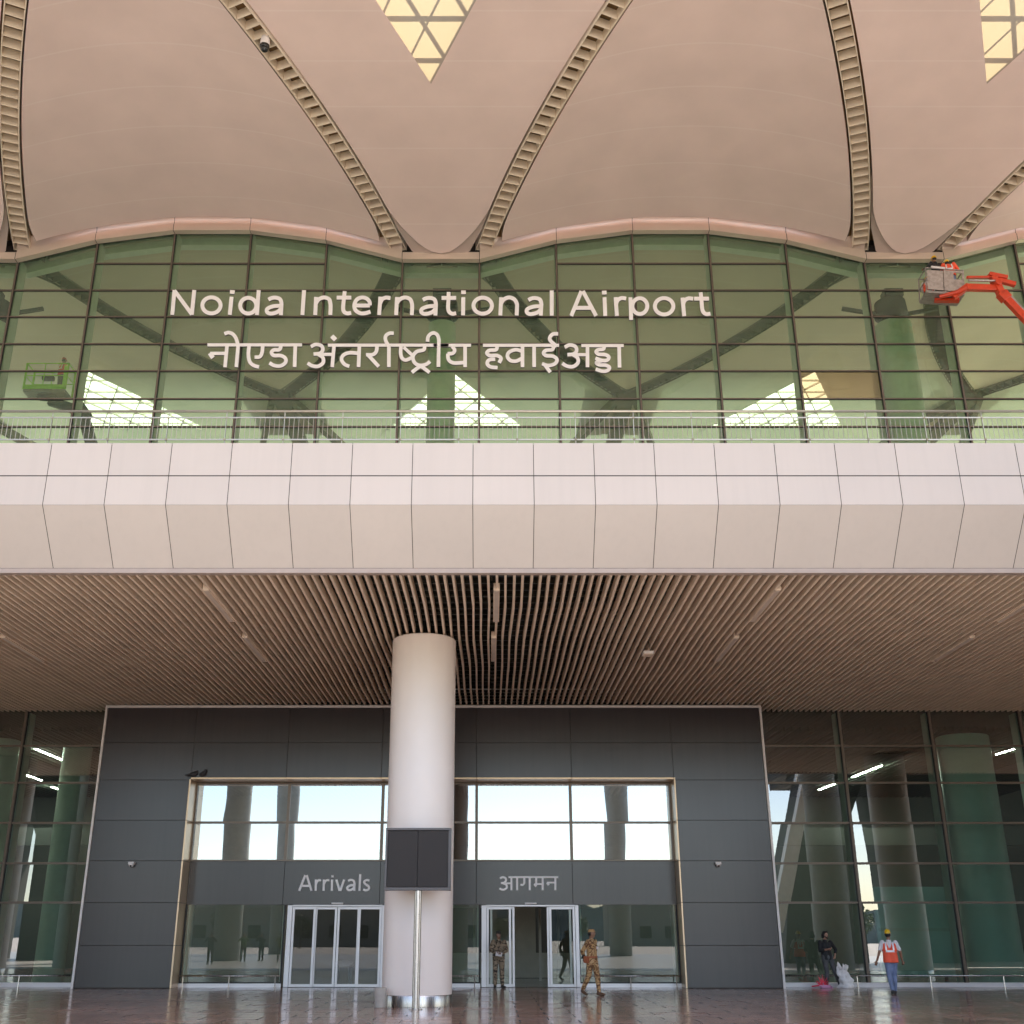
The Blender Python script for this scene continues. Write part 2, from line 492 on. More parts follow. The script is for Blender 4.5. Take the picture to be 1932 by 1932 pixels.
# ------------------------------------------------------------------ mesh helpers
class MB:
    def __init__(s):
        s.v, s.f, s.m = [], [], []

    def add(s, vs, fs, mi=0):
        o = len(s.v)
        s.v += [tuple(v) for v in vs]
        for f in fs:
            s.f.append([i + o for i in f])
            s.m.append(mi)

    def box(s, x0, x1, y0, y1, z0, z1, mi=0):
        s.add([(x0, y0, z0), (x1, y0, z0), (x1, y1, z0), (x0, y1, z0), (x0, y0, z1), (x1, y0, z1), (x1, y1, z1), (x0, y1, z1)],
              [(0, 3, 2, 1), (4, 5, 6, 7), (0, 1, 5, 4), (1, 2, 6, 5), (2, 3, 7, 6), (3, 0, 4, 7)], mi)

    def bar(s, a, b, w, h, mi=0, up=(0, 0, 1)):
        """box beam from a to b, w wide and h high"""
        a, b = Vector(a), Vector(b)
        d = (b - a).normalized()
        u = Vector(up)
        if abs(d.dot(u)) > 0.98:
            u = Vector((0, 1, 0))
        x = d.cross(u).normalized() * (w / 2)
        y = x.cross(d).normalized() * (h / 2)
        vs = [a - x - y, a + x - y, a + x + y, a - x + y, b - x - y, b + x - y, b + x + y, b - x + y]
        s.add(vs, [(0, 3, 2, 1), (4, 5, 6, 7), (0, 1, 5, 4), (1, 2, 6, 5), (2, 3, 7, 6), (3, 0, 4, 7)], mi)

    def tube(s, pts, r, n=10, mi=0, cap=True):
        pts = [Vector(p) for p in pts]
        rs = r if isinstance(r, (list, tuple)) else [r] * len(pts)
        rings = []
        prev = None
        for i, p in enumerate(pts):
            d = (pts[min(i + 1, len(pts) - 1)] - pts[max(i - 1, 0)]).normalized()
            u = prev if prev else (Vector((0, 0, 1)) if abs(d.z) < 0.9 else Vector((1, 0, 0)))
            x = d.cross(u).normalized()
            y = x.cross(d).normalized()
            prev = y
            rings.append([p + x * rs[i] * math.cos(2 * math.pi * k / n) + y * rs[i] * math.sin(2 * math.pi * k / n) for k in range(n)])
        vs = [v for g in rings for v in g]
        fs = []
        for i in range(len(rings) - 1):
            for k in range(n):
                k2 = (k + 1) % n
                fs.append((i * n + k, i * n + k2, (i + 1) * n + k2, (i + 1) * n + k))
        if cap:
            fs.append(tuple(range(n))[::-1])
            fs.append(tuple((len(rings) - 1) * n + k for k in range(n)))
        s.add(vs, fs, mi)

    def lathe(s, cx, cy, prof, n=40, mi=0, cap=True):
        vs, fs = [], []
        for r, z in prof:
            for k in range(n):
                a = 2 * math.pi * k / n
                vs.append((cx + r * math.cos(a), cy + r * math.sin(a), z))
        for i in range(len(prof) - 1):
            for k in range(n):
                k2 = (k + 1) % n
                fs.append((i * n + k, i * n + k2, (i + 1) * n + k2, (i + 1) * n + k))
        if cap:
            fs.append(tuple(range(n))[::-1])
            fs.append(tuple((len(prof) - 1) * n + k for k in range(n)))
        s.add(vs, fs, mi)

    def ball(s, c, r, nu=14, nv=9, mi=0):
        c = Vector(c)
        r = Vector(r) if not isinstance(r, (int, float)) else Vector((r, r, r))
        vs, fs = [(c.x, c.y, c.z - r.z)], []
        for j in range(1, nv):
            t = math.pi * j / nv - math.pi / 2
            for k in range(nu):
                a = 2 * math.pi * k / nu
                vs.append((c.x + r.x * math.cos(t) * math.cos(a), c.y + r.y * math.cos(t) * math.sin(a), c.z + r.z * math.sin(t)))
        vs.append((c.x, c.y, c.z + r.z))
        for k in range(nu):
            k2 = (k + 1) % nu
            fs.append((0, 1 + k2, 1 + k))
            for j in range(nv - 2):
                a = 1 + j * nu
                fs.append((a + k, a + k2, a + nu + k2, a + nu + k))
            a = 1 + (nv - 2) * nu
            fs.append((a + k, a + k2, len(vs) - 1))
        s.add(vs, fs, mi)

    def grid(s, fn, nu, nv, mi=0, flip=False):
        vs = [fn(i / nu, j / nv) for j in range(nv + 1) for i in range(nu + 1)]
        fs = []
        for j in range(nv):
            for i in range(nu):
                a = j * (nu + 1) + i
                q = (a, a + 1, a + nu + 2, a + nu + 1)
                fs.append(q[::-1] if flip else q)
        s.add(vs, fs, mi)

    def build(s, name, m, parent=None, smooth=False, local=False, bevel=0.0):
        me = bpy.data.meshes.new(name)
        off = Vector((0, 0, 0))
        if parent is not None and not local:
            p = parent
            while p is not None:
                off += p.location
                p = p.parent
        me.from_pydata([(v[0] - off.x, v[1] - off.y, v[2] - off.z) for v in s.v], [], s.f)
        for mm in (m if isinstance(m, (list, tuple)) else [m]):
            me.materials.append(mm)
        me.polygons.foreach_set("material_index", s.m)
        if smooth:
            me.polygons.foreach_set("use_smooth", [True] * len(me.polygons))
        me.update()
        o = bpy.data.objects.new(name, me)
        COL.objects.link(o)
        if parent is not None:
            o.parent = parent
        if bevel > 0:
            b = o.modifiers.new("bevel", 'BEVEL')
            b.width = bevel
            b.segments = 2
            b.limit_method = 'ANGLE'
        if smooth == 'auto':
            w = o.modifiers.new("split", 'EDGE_SPLIT')
            w.split_angle = R(40)
        return o


def tag(o, label=None, cat=None, group=None, kind=None):
    if label:
        o["label"] = label
    if cat:
        o["category"] = cat
    if group:
        o["group"] = group
    if kind:
        o["kind"] = kind
    return o


def thing(name, loc, label, cat, group=None, rz=0.0):
    o = bpy.data.objects.new(name, None)
    COL.objects.link(o)
    o.empty_display_size = 0.3
    o.location = loc
    o.rotation_euler = (0, 0, rz)
    return tag(o, label, cat, group, "thing")


def copy_tree(o, parent=None):
    c = o.copy()
    COL.objects.link(c)
    if parent is not None:
        c.parent = parent
    for ch in list(o.children):
        copy_tree(ch, c)
    return c


# ------------------------------------------------------------------ main dimensions (metres)
YG = 40.4            # glass wall
YP = 39.0            # front of the charcoal portal
YD = 39.9            # door plane inside the portal
ZC = 9.26            # underside of the slats
XK = [-13.66 + 3.3 * k for k in range(-4, 13)]      # mullion lines
TIPS = [-2.11 + 19.8 * k for k in (-2, -1, 0, 1, 2)]
XL, XR = -26.0, 30.0
Y0, Y1 = 22.63, 23.7   # crease and bottom lip of the fascia
Z_top, Z_joint, Z_crease, Z_bot = 11.97, 11.17, 10.48, 9.36

# ------------------------------------------------------------------ ground
g = MB()
g.add([(-900, -900, -0.012), (900, -900, -0.012), (900, 900, -0.012), (-900, 900, -0.012)], [(0, 1, 2, 3)])
tag(g.build("ground", M_apron), kind="structure")
g = MB()
g.add([(-70, 21.0, 0), (70, 21.0, 0), (70, YG + 0.3, 0), (-70, YG + 0.3, 0)], [(0, 1, 2, 3)])
tag(g.build("pavement", M_floor), kind="structure")
g = MB()
g.add([(-70, -30.0, -0.004), (70, -30.0, -0.004), (70, 21.4, -0.004), (-70, 21.4, -0.004)], [(0, 1, 2, 3)])
tag(g.build("forecourt", mat("grey_forecourt_stone", (0.30, 0.295, 0.285), 0.3, 0, 0.12, 0.6)), kind="structure")

# ------------------------------------------------------------------ terminal building
B = thing("terminal_building", (0, YG, 0), "wide airport terminal with green glass wall, white balcony band and vaulted beige roof", "building")

# --- roof: diamond vault panels, tongues, ladder ribs
ZR0 = 29.1


def wtip(d, inside=False):
    return 1.75 + 0.25 * d + (0.0149 if inside else 0.0089) * d * d


def zr(d):
    return ZR0 + 0.09 * max(d, 0)


def ypos(d, inside):
    return YG + d if inside else YG - d


def vault(Xm, inside):
    dmax = 15.6 if inside else 18.2
    d0 = 0.55 if inside else 0.78

    def fn(u, v):
        d = d0 + (dmax - d0) * v
        half = max(0.25, 9.9 - wtip(d, inside) - 0.45)
        # edges tuck in next to the glass
        half -= 0.5 * max(0, 1 - d / 2.2) ** 2
        rise = 1.3 * (half / 7.7) ** 0.8
        t = u * 2 - 1
        return (Xm + half * t, ypos(d, inside), zr(d) + rise * (1 - t * t))
    b = MB()
    b.grid(fn, 28, 36, 0, flip=not inside)
    # turned-up lips along the two sides
    for u in (0.0, 1.0):
        def lip(a, v, u=u):
            p = fn(u, v)
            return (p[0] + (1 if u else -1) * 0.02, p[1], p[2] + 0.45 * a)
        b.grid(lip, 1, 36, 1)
    return b.build("roof_panel", [M_soffit, M_lip], B, smooth='auto')


def tongue(Xt, inside):
    dap = 12.9 if inside else 9.2
    dmax = 23.0 if inside else 18.2

    def half(d):
        w = wtip(min(d, 16), inside) - 0.45
        if inside and d > 16:
            w = wtip(16, True) - 0.45
        e = min(1.0, max(0.0, (d - 0.45) / 2.7))
        return max(0.02, w * math.sqrt(max(0, 1 - (1 - e) ** 2)))

    def z(d):
        return zr(d) - 0.5 * math.exp(-max(d, 0) / 1.6)

    def hole(d):
        return 0.475 * max(0.0, d - dap)
    b = MB()
    ds = [0.45 + (dap - 0.45) * (k / 24) ** 1.4 for k in range(25)]

    def fa(u, v):
        k = min(24, int(round(v * 24)))
        d = ds[k]
        return (Xt + half(d) * (u * 2 - 1), ypos(d, inside), z(d))
    b.grid(fa, 12, 24, 0, flip=not inside)
    for sgn in (-1, 1):
        def fb(u, v, sgn=sgn):
            d = dap + (dmax - dap) * v
            x = hole(d) + (half(d) - hole(d)) * u
            return (Xt + sgn * x, ypos(d, inside), z(d))
        b.grid(fb, 8, 14, 2 if inside else 0, flip=(sgn > 0) == (not inside))
    # edge return of the tongue
    for sgn in (-1, 1):
        def fe(u, v, sgn=sgn):
            k = min(24, int(round(v * 24)))
            d = ds[k]
            return (Xt + sgn * (half(d) + 0.01), ypos(d, inside), z(d) + 0.32 * u)
        b.grid(fe, 1, 24, 1)
    o = b.build("roof_panel", [M_soffit, M_lip, M_glow], B, smooth='auto')
    # collar plates between the rounded end and the ribs
    c = MB()
    inner, outer = [], []
    for k in range(15):
        d = ds[k]
        inner.append((half(d) + 0.015, d, z(d) + 0.10))
    n = len(inner)
    for k in range(n):
        d = inner[k][1]
        wr = wtip(d, inside) - 0.40
        if k == 0:
            outer.append((0.02, -0.28 + 0.18, z(0) + 0.03))
        else:
            f = min(1.0, k / 6.0)
            dd = max(d, 0.55) if f >= 1 else -0.10 + (0.62 + 0.10) * f ** 1.2
            x = wr if f >= 1 else 1.42 * f ** 0.75
            outer.append((x, min(dd, d) if f >= 1 else dd, z(dd) + 0.02 + 0.10 * (f if f < 1 else 1)))
    for sgn in (-1, 1):
        vs = []
        for a, q in zip(inner, outer):
            vs.append((Xt + sgn * a[0], ypos(a[1], inside), a[2]))
            vs.append((Xt + sgn * q[0], ypos(q[1], inside), q[2]))
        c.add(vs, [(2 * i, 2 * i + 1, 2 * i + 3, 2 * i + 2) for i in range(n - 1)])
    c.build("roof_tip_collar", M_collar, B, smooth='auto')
    # skylight in the tongue
    s = MB()
    if not inside:
        s.add([(Xt, ypos(dap, 0), z(dap) + 0.01), (Xt - hole(dmax), ypos(dmax, 0), z(dmax) + 0.01), (Xt + hole(dmax), ypos(dmax, 0), z(dmax) + 0.01)], [(0, 1, 2)], 1)
    else:
        s.add([(Xt, ypos(dap, 1), z(dap) + 0.6), (Xt - hole(dmax), ypos(dmax, 1), z(dmax) + 0.6), (Xt + hole(dmax), ypos(dmax, 1), z(dmax) + 0.6)], [(0, 1, 2)], 1)
    up = 1.15 if not inside else 0.35
    for i in range(1, 14):
        d = dap + 0.3 + 1.72 * (i - 1)
        if d > dmax - 0.1:
            break
        s.bar((Xt - hole(d) - 0.3, ypos(d, inside), z(d) + up), (Xt + hole(d) + 0.3, ypos(d, inside), z(d) + up), 0.13 if not inside else 0.05, 0.10)
    for i in range(-8, 9):
        # diagonals of the triangular lattice: constant x -/+ 0.475 d
        for sg in (-1, 1):
            c0 = i * 1.63 + 0.4
            pts = []
            for k in range(60):
                d = dap + (dmax - dap) * k / 59
                x = c0 + sg * 0.475 * (d - dap)
                if abs(x) <= hole(d) + 0.12:
                    pts.append((Xt + x, ypos(d, inside), z(d) + up + 0.02))
            if len(pts) > 2:
                s.bar(pts[0], pts[-1], 0.08 if not inside else 0.05, 0.10)
    for sg in (-1, 1):
        d2 = dmax
        s.bar((Xt, ypos(dap, inside), z(dap) + up), (Xt + sg * hole(d2), ypos(d2, inside), z(d2) + up), 0.16, 0.2)
    s.build("skylight", [M_opal if not inside else M_edge, M_memb if not inside else M_opal], B)
    # upper roof skin, with the same opening
    r = MB()
    for sgn in (() if inside else (-1, 1)):
        def fr(u, v, sgn=sgn):
            d = dap + (dmax - dap) * v
            x = hole(d) + 0.05 + (half(d) + 1.3 - hole(d)) * u
            return (Xt + sgn * x, ypos(d, inside), z(d) + 1.05 + 0.01 * sgn)
        r.grid(fr, 1, 12)
    r.add([(Xt - 4.6, ypos(dap, inside), z(dap) + 1.1), (Xt + 4.6, ypos(dap, inside), z(dap) + 1.1), (Xt + 2.6, ypos(-0.5, inside), z(0) + 1.6), (Xt - 2.6, ypos(-0.5, inside), z(0) + 1.6)], [(0, 1, 2, 3)])
    r.build("roof_skin", M_collar, B)
    return o


def rib(Xt, sgn, inside):
    dmax = 16.6 if inside else 19.0
    b = MB()
    path = []
    d = 0.18
    n = int((dmax - d) / 0.15)
    for k in range(n + 1):
        dd = d + (dmax - d) * k / n
        path.append(Vector((Xt + sgn * wtip(dd, inside), ypos(dd, inside), zr(dd) - 0.06)))
    L = [0]
    for a, q in zip(path, path[1:]):
        L.append(L[-1] + (q - a).length)

    def at(s):
        for i in range(len(L) - 1):
            if L[i + 1] >= s:
                f = (s - L[i]) / (L[i + 1] - L[i])
                p = path[i].lerp(path[i + 1], f)
                t = (path[i + 1] - path[i]).normalized()
                return p, t
        return path[-1], (path[-1] - path[-2]).normalized()
    hw = 0.42 if inside else 0.30
    for e in (-1, 1):
        pr = []
        for i, p in enumerate(path):
            t = (path[min(i + 1, n)] - path[max(i - 1, 0)]).normalized()
            nn = Vector((-t.y, t.x, 0)).normalized()
            pr.append((p + nn * e * hw, p + nn * e * (hw + 0.035)))
        for i in range(len(pr) - 1):
            a, q = pr[i], pr[i + 1]
            up = Vector((0, 0, 0.42))
            vs = [a[0], a[1], q[1], q[0], a[0] + up, a[1] + up, q[1] + up, q[0] + up]
            b.add(vs, [(0, 1, 2, 3), (0, 3, 7, 4), (1, 5, 6, 2)])
    s = 0.02
    while s < L[-1]:
        p, t = at(s)
        nn = Vector((-t.y, t.x, 0)).normalized()
        a, q = p - nn * (hw - 0.004), p + nn * (hw - 0.004)
        z0 = Vector((0, 0, 0.2))
        b.bar(a + z0, q + z0, 0.025, 0.38)
        s += 0.47
    for i in range(0, len(path) - 1):
        t = (path[i + 1] - path[i]).normalized()
        nn = Vector((-t.y, t.x, 0)).normalized()
        up = Vector((0, 0, 0.46))
        w = 0.75
        a, q = path[i] + up, path[i + 1] + up
        b.add([a - nn * w, a + nn * w, q + nn * w, q - nn * w], [(0, 1, 2, 3)], 1)
    return b.build("roof_rib", [M_node if inside else M_rib, M_ribback], B)


for Xt in TIPS[0:5]:
    if -30 < Xt < 40:
        tongue(Xt, False)
        tongue(Xt, True)
        for sg in (-1, 1):
            rib(Xt, sg, False)
            rib(Xt, sg, True)
for Xm in [x + 9.9 for x in TIPS[0:4]]:
    vault(Xm, False)
    vault(Xm, True)
# unseen canopy beyond the diamond field, run out to cut sky light on the fascia, and the roof over the far side of the hall
r = MB()
r.box(-60, 60, -8.0, 21.9, 31.3, 31.9)
r.box(-60, 60, 33.6, 42.6, 31.78, 31.95)  # added cover, out of view, keeps sun off the head trim
r.build("canopy_light_block", M_soffit, B)
r = MB()
r.add([(-60, YG + 26.5, 31.9), (60, YG + 26.5, 31.9), (60, YG + 41, 31.9), (-60, YG + 41, 31.9)], [(0, 1, 2, 3)])
r.build("hall_roof", M_soffit, B)
for Xm in [x + 9.9 for x in TIPS[0:4]]:
    r = MB()
    r.add([(Xm - 2.2, YG + 15.0, 31.0), (Xm + 2.2, YG + 15.0, 31.0), (Xm + 2.2, YG + 24, 31.7), (Xm - 2.2, YG + 24, 31.7)], [(0, 1, 2, 3)])
    r.build("roof_skin", M_collar, B)
r = MB()
r.add([(-60, YG + 22.8, 31.75), (60, YG + 22.8, 31.75), (60, YG + 26.6, 31.95), (-60, YG + 26.6, 31.95)], [(0, 1, 2, 3)])
r.build("roof_skin", M_glow, B)
# node stems inside: dark junction beams where two ribs meet
for Xm in [x + 9.9 for x in TIPS[0:4]]:
    s = MB()
    for sg in (-1, 1):
        s.bar((Xm + sg * 0.45, YG + 16.2, zr(16.2) - 0.1), (Xm + sg * 2.6, YG + 24, zr(20) - 0.1), 0.35, 0.5)
    s.bar((Xm, YG + 16.0, zr(16) - 0.15), (Xm, YG + 24, zr(20) - 0.15), 0.9, 0.3)
    s.build("roof_rib", M_node, B)

# --- head trim along the top of the glass: five-bay arch, one flat bay at each tip
YF = YG - 0.42
HEAD = {}
for x in XK:
    k = (x + 3.76) / 3.3          # bays counted from the left edge of the tip bay
    i = round(k) % 6
    HEAD[round(x, 2)] = [28.52, 28.52, 29.48, 29.98, 29.98, 29.48][i]
for a, q in zip(XK, XK[1:]):
    za, zq = HEAD[round(a, 2)], HEAD[round(q, 2)]
    flat = abs(za - 28.52) < 0.01 and abs(zq - 28.52) < 0.01
    a2, q2 = a + 0.012, q - 0.012
    dz = (zq - za) / 3.3 * 0.012
    prof = [(0.30, 0.0), (0.0, 0.0), (0.0, 0.34), (0.05, 0.36)]
    if not flat:
        prof += [(0.055, 0.40)]
        prof = prof[:5] + [(0.055 - 0.42 * (1 - math.cos(t * R(18))), 0.40 + 0.52 * math.sin(t * R(18))) for t in range(1, 6)]
    t = MB()
    n = len(prof)
    vs = []
    for xx, zz in ((a2, za + dz), (q2, zq - dz)):
        for py_, pz_ in prof:
            vs.append((xx, YF + py_, zz + pz_))
    t.add(vs, [(i, i + 1, n + i + 1, n + i) for i in range(n - 1)])
    t.build("head_trim", M_trim, B, smooth='auto')
    k = MB()
    vs = [(xx, yy, zz + h) for yy in (YG - 0.06, YG - 0.012) for xx, zz in ((a, za), (q, zq)) for h in (0.06, 0.9)]
    k.add(vs, [(0, 2, 3, 1), (4, 5, 7, 6), (0, 4, 6, 2), (1, 3, 7, 5)])
    k.add([(a, YF + 0.0, za + 0.93), (q, YF + 0.0, zq + 0.93), (q, YG + 1.2, zq + 0.93), (a, YG + 1.2, za + 0.93)], [(0, 1, 2, 3)])
    k.build("head_backing", M_gap, B)

# --- upper glass: one window part per bay
ROWS = [Zat(y, YG) for y in (806, 753.5, 701, 650, 599, 549, 498.5)]
ZB = 11.6
for j, (a, q) in enumerate(zip(XK, XK[1:])):
    za, zq = HEAD[round(a, 2)], HEAD[round(q, 2)]
    zt = min(za, zq)
    w = MB()
    rows = [ZB] + [z for z in ROWS if z < zt - 0.15]
    tops = rows[1:] + [None]
    for r0, r1 in zip(rows, tops):
        filmed = 0
        if abs(a - 12.74) < 0.1 and abs(r0 - ROWS[1]) < 0.05:
            filmed = 1
        jx, jz = random.uniform(-0.004, 0.004), random.uniform(-0.004, 0.004)
        if r1 is not None:
            w.add([(a, YG - jx, r0), (q, YG + jx, r0), (q, YG + jx + jz, r1), (a, YG - jx + jz, r1)], [(0, 1, 2, 3)], filmed)
        else:
            w.add([(a, YG, r0), (q, YG, r0), (q, YG, zq + 0.2), (a, YG, za + 0.2)], [(0, 1, 2, 3)], filmed)
    wo = w.build("window", [G_up, G_film], B)
    f = MB()
    for z in rows[1:]:
        f.box(a + 0.045, q - 0.045, YG - 0.085, YG - 0.005, z - 0.026, z + 0.026)
        f.box(a + 0.045, q - 0.045, YG - 0.06, YG - 0.008, z - 0.042, z - 0.026, 1)
    f.box(a - 0.030, a + 0.030, YG - 0.12, YG - 0.004, ZB, za + 0.1)
    f.box(a - 0.048, a - 0.030, YG - 0.09, YG - 0.006, ZB, za + 0.1, 1)
    f.box(a + 0.030, a + 0.048, YG - 0.09, YG - 0.006, ZB, za + 0.1, 1)
    f.build("frame", [M_mull, M_mulldk], wo)
    n = MB()
    n.box(a - 0.045, a + 0.045, YG + 0.06, YG + 0.72, ZB, za + 0.3)
    n.build("fin", M_fin, wo)
# inner head beam behind the glass
hb = MB()
for a, q in zip(XK, XK[1:]):
    za, zq = HEAD[round(a, 2)], HEAD[round(q, 2)]
    vs = []
    for xx, zz in ((a, za), (q, zq)):
        for (dy, dz) in ((0.75, 0.05), (1.15, 0.05), (1.15, 0.9), (0.75, 0.9)):
            vs.append((xx, YG + dy, zz + dz))
    hb.add(vs, [(0, 4, 5, 1), (3, 7, 4, 0), (1, 5, 6, 2)])
hb.build("head_beam", M_fin, B)

# --- balcony: fascia cladding, deck, slatted ceiling
PW = 1.355
def fascia(prof, mats):
    b = MB()
    x = -0.386 - PW * 21
    while x < 32:
        a, q = x + 0.007, x + PW - 0.007
        n = len(prof)
        vs = [(xx, y, z) for xx in (a, q) for y, z in prof]
        b.add(vs, [(i, n + i, n + i + 1, i + 1) for i in range(n - 1)])
        x += PW
    return b
b = fascia([(Y0, Z_joint + 0.012), (Y0, Z_top), (Y0 + 0.30, Z_top + 0.002)], None)
b.build("fascia_upper_panels", M_fascia, B)
b = fascia([(Y0, Z_crease), (Y0, Z_joint - 0.012)], None)
b.build("fascia_middle_panels", M_fascia, B)
b = fascia([(Y1, Z_bot), (Y0 + 0.002, Z_crease - 0.003)], None)
b.build("fascia_lower_panels", M_fascia, B)
b = MB()
e = 0.03
b.add([(xx, y, z) for xx in (-40, 45) for y, z in ((Y1 + e, Z_bot - 0.0), (Y0 + e, Z_crease), (Y0 + e, Z_top - e))], [(0, 3, 4, 1), (1, 4, 5, 2)])
b.build("fascia_backing", M_gap, B)
b = MB()
b.box(-40, 45, Y1 - 0.02, Y1 + 0.16, ZC - 0.02, Z_bot - 0.012)
b.build("fascia_lip", M_lip, B)
b = MB()
b.box(-40, 45, Y0 + 0.32, YG - 0.3, 11.2, 11.55)
b.box(-40, 45, Y0 + 0.32, Y0 + 0.9, 11.55, 11.93)
b.build("balcony_deck", mat("pale_terrace_tile", (0.62, 0.58, 0.54), 0.5), B)
sl = MB()
jy = [Y1 + 0.18, 26.6, 29.9, 33.2, 36.5, YG - 0.08]
shared = [0.0, 0.03, -0.015, 0.03, -0.01, 0.0]
x = -21.05
kk = 0
while x < 25:
    off = [shared[i] * (0.6 + 0.4 * math.sin(x * 0.7 + i)) + random.uniform(-0.008, 0.008) for i in range(6)]
    ztw = random.uniform(-0.006, 0.006)
    for i in range(5):
        ya, yb = jy[i] + (0.004 if i else 0), jy[i + 1] - 0.004
        yb2 = min(yb, YP + 0.2) if (-13.4 < x < 9.4 and i == 4) else yb
        za = ZC + ztw + random.uniform(-0.004, 0.004)
        sl.bar((x + off[i], ya, za + 0.11), (x + off[i + 1], yb2, za + 0.11), 0.056, 0.22)
    x += 0.2
    kk += 1
sl.build("ceiling_slats", M_slat, B)
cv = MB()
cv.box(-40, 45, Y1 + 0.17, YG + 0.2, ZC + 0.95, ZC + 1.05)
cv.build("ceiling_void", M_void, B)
cc = MB()
y = Y1 + 0.6
while y < YG:
    cc.box(-24, 27, y, y + 0.05, ZC + 0.27, ZC + 0.33)
    y += 0.55
for x in range(-22, 26, 2):
    cc.tube([(x + 0.07, Y1 + 0.3, ZC + 0.6), (x + 0.07, YG - 0.3, ZC + 0.6)], 0.05, 8)
cc.build("ceiling_channels", M_chan, B)
# edge of the ceiling against the outer ends
b = MB()
b.box(-40, -21.2, Y1 + 0.17, YG, ZC, ZC + 0.1)
b.box(25.1, 45, Y1 + 0.17, YG, ZC, ZC + 0.1)
b.build("ceiling_border", M_slat, B)

# --- charcoal portal
PX0, PX1 = -13.6, 9.57
OX0, OX1 = -10.37, 6.36
PZ = ZC - 0.06
OZ = 6.67
b = MB()
b.box(PX0 + 0.02, OX0 - 0.02, YP + 0.03, YG - 0.02, 0.0, PZ - 0.02)
b.box(OX1 + 0.02, PX1 - 0.02, YP + 0.03, YG - 0.02, 0.0, PZ - 0.02)
b.box(OX0 - 0.02, OX1 + 0.02, YP + 0.03, YG - 0.02, OZ + 0.02, PZ - 0.02)
b.build("portal_core", M_gap, B)
rowZ = [0.02] + [Zat(y, YP) for y in (1784, 1703, 1624, 1547.5, 1471.5, 1401)] + [PZ - 0.05]
cols = [PX0 + 0.05, -10.38, -7.08, -3.78, -0.48, 2.82, 6.36, PX1 - 0.05]
b = MB()
for i in range(7):
    for j in range(7):
        side = i in (0, 6)
        if not side and j < 5:
            continue
        x0, x1 = cols[i], cols[i + 1]
        z0, z1 = rowZ[j], rowZ[j + 1]
        if not side and j == 5:
            z0 = OZ + 0.06
        if i == 0 and j < 5:
            x1 = OX0 - 0.055
        if i == 6 and j < 5:
            x0 = OX1 + 0.055
        tl = random.uniform(-0.003, 0.003)
        a, q, c, d = x0 + 0.006, x1 - 0.006, z0 + 0.006, z1 - 0.006
        b.add([(a, YP + tl, c), (q, YP - tl, c), (q, YP - tl * 0.3, d), (a, YP + tl * 0.6, d), (a, YP + 0.03, c), (q, YP + 0.03, c), (q, YP + 0.03, d), (a, YP + 0.03, d)],
              [(0, 1, 2, 3), (0, 3, 7, 4), (1, 5, 6, 2), (3, 2, 6, 7), (0, 4, 5, 1)])
# charcoal outer returns
b.box(PX0 - 0.004, PX0 + 0.02, YP + 0.02, YG, 0, PZ)
b.box(PX1 - 0.02, PX1 + 0.004, YP + 0.02, YG, 0, PZ)
b.build("portal_cladding", M_black, B, bevel=0.003)
b = MB()
b.box(PX0 - 0.03, PX0 + 0.045, YP - 0.05, YP + 0.02, 0.0, PZ - 0.05)
b.box(PX1 - 0.045, PX1 + 0.03, YP - 0.05, YP + 0.02, 0.0, PZ - 0.05)
b.box(PX0 - 0.03, PX1 + 0.03, YP - 0.05, YP + 0.02, PZ - 0.05, PZ + 0.03)
b.build("portal_edge_trim", M_edge, B, bevel=0.004)
b = MB()
zj = [0.0] + rowZ[1:6] + [OZ]
zj = [z for z in zj if z < OZ - 0.05] + [OZ]
for z0, z1 in zip(zj, zj[1:]):
    for (xa, xb) in ((OX0 - 0.05, OX0), (OX1, OX1 + 0.05)):
        b.box(xa, xb, YP - 0.035, YD + 0.1, z0 + 0.006, z1 - 0.006)
for xa, xb in zip(cols[1:-1], cols[2:]):
    xa = max(xa, OX0 - 0.05)
    xb = min(xb, OX1 + 0.05)
    b.box(xa + 0.004, xb - 0.004, YP - 0.035, YD + 0.1, OZ, OZ + 0.055)
b.build("portal_reveal", M_gold, B, bevel=0.003)

# --- inside the portal: transom windows, sign band, fixed side lights
TZ0, TZ1, TZM = Zat(1625, YD), OZ - 0.01, Zat(1552, YD)
BZ0 = Zat(1707, YD)
tx = [OX0, -7.08, -3.78, -0.48, 2.82, OX1]
for a, q in zip(tx, tx[1:]):
    w = MB()
    for z0, z1 in ((TZ0, TZM), (TZM, TZ1)):
        s1, s2 = random.uniform(-0.005, 0.005), random.uniform(-0.004, 0.004)
        w.add([(a, YD - s1, z0), (q, YD + s1, z0), (q, YD + s1 + s2, z1), (a, YD - s1 + s2, z1)], [(0, 1, 2, 3)])
    wo = w.build("window", G_tran, B)
    f = MB()
    f.box(a - 0.05, a + 0.05, YD - 0.08, YD - 0.01, TZ0, TZ1)
    if q == OX1:
        f.box(q - 0.07, q + 0.0, YD - 0.08, YD - 0.01, TZ0, TZ1)
    f.box(a + 0.05, q - 0.05, YD - 0.075, YD - 0.012, TZM - 0.035, TZM + 0.035)
    f.box(a + 0.05, q - 0.05, YD - 0.075, YD - 0.012, TZ1 - 0.06, TZ1)
    f.box(a + 0.05, q - 0.05, YD - 0.075, YD - 0.012, TZ0, TZ0 + 0.05)
    f.build("frame", M_mull, wo)
    bd = MB()
    tl = random.uniform(-0.003, 0.003)
    bd.box(a + 0.006, q - 0.006, YD - 0.05 + tl, YD + 0.1, BZ0, TZ0 - 0.004)
    bd.build("sign_band_panel", M_black, B, bevel=0.003)
b = MB()
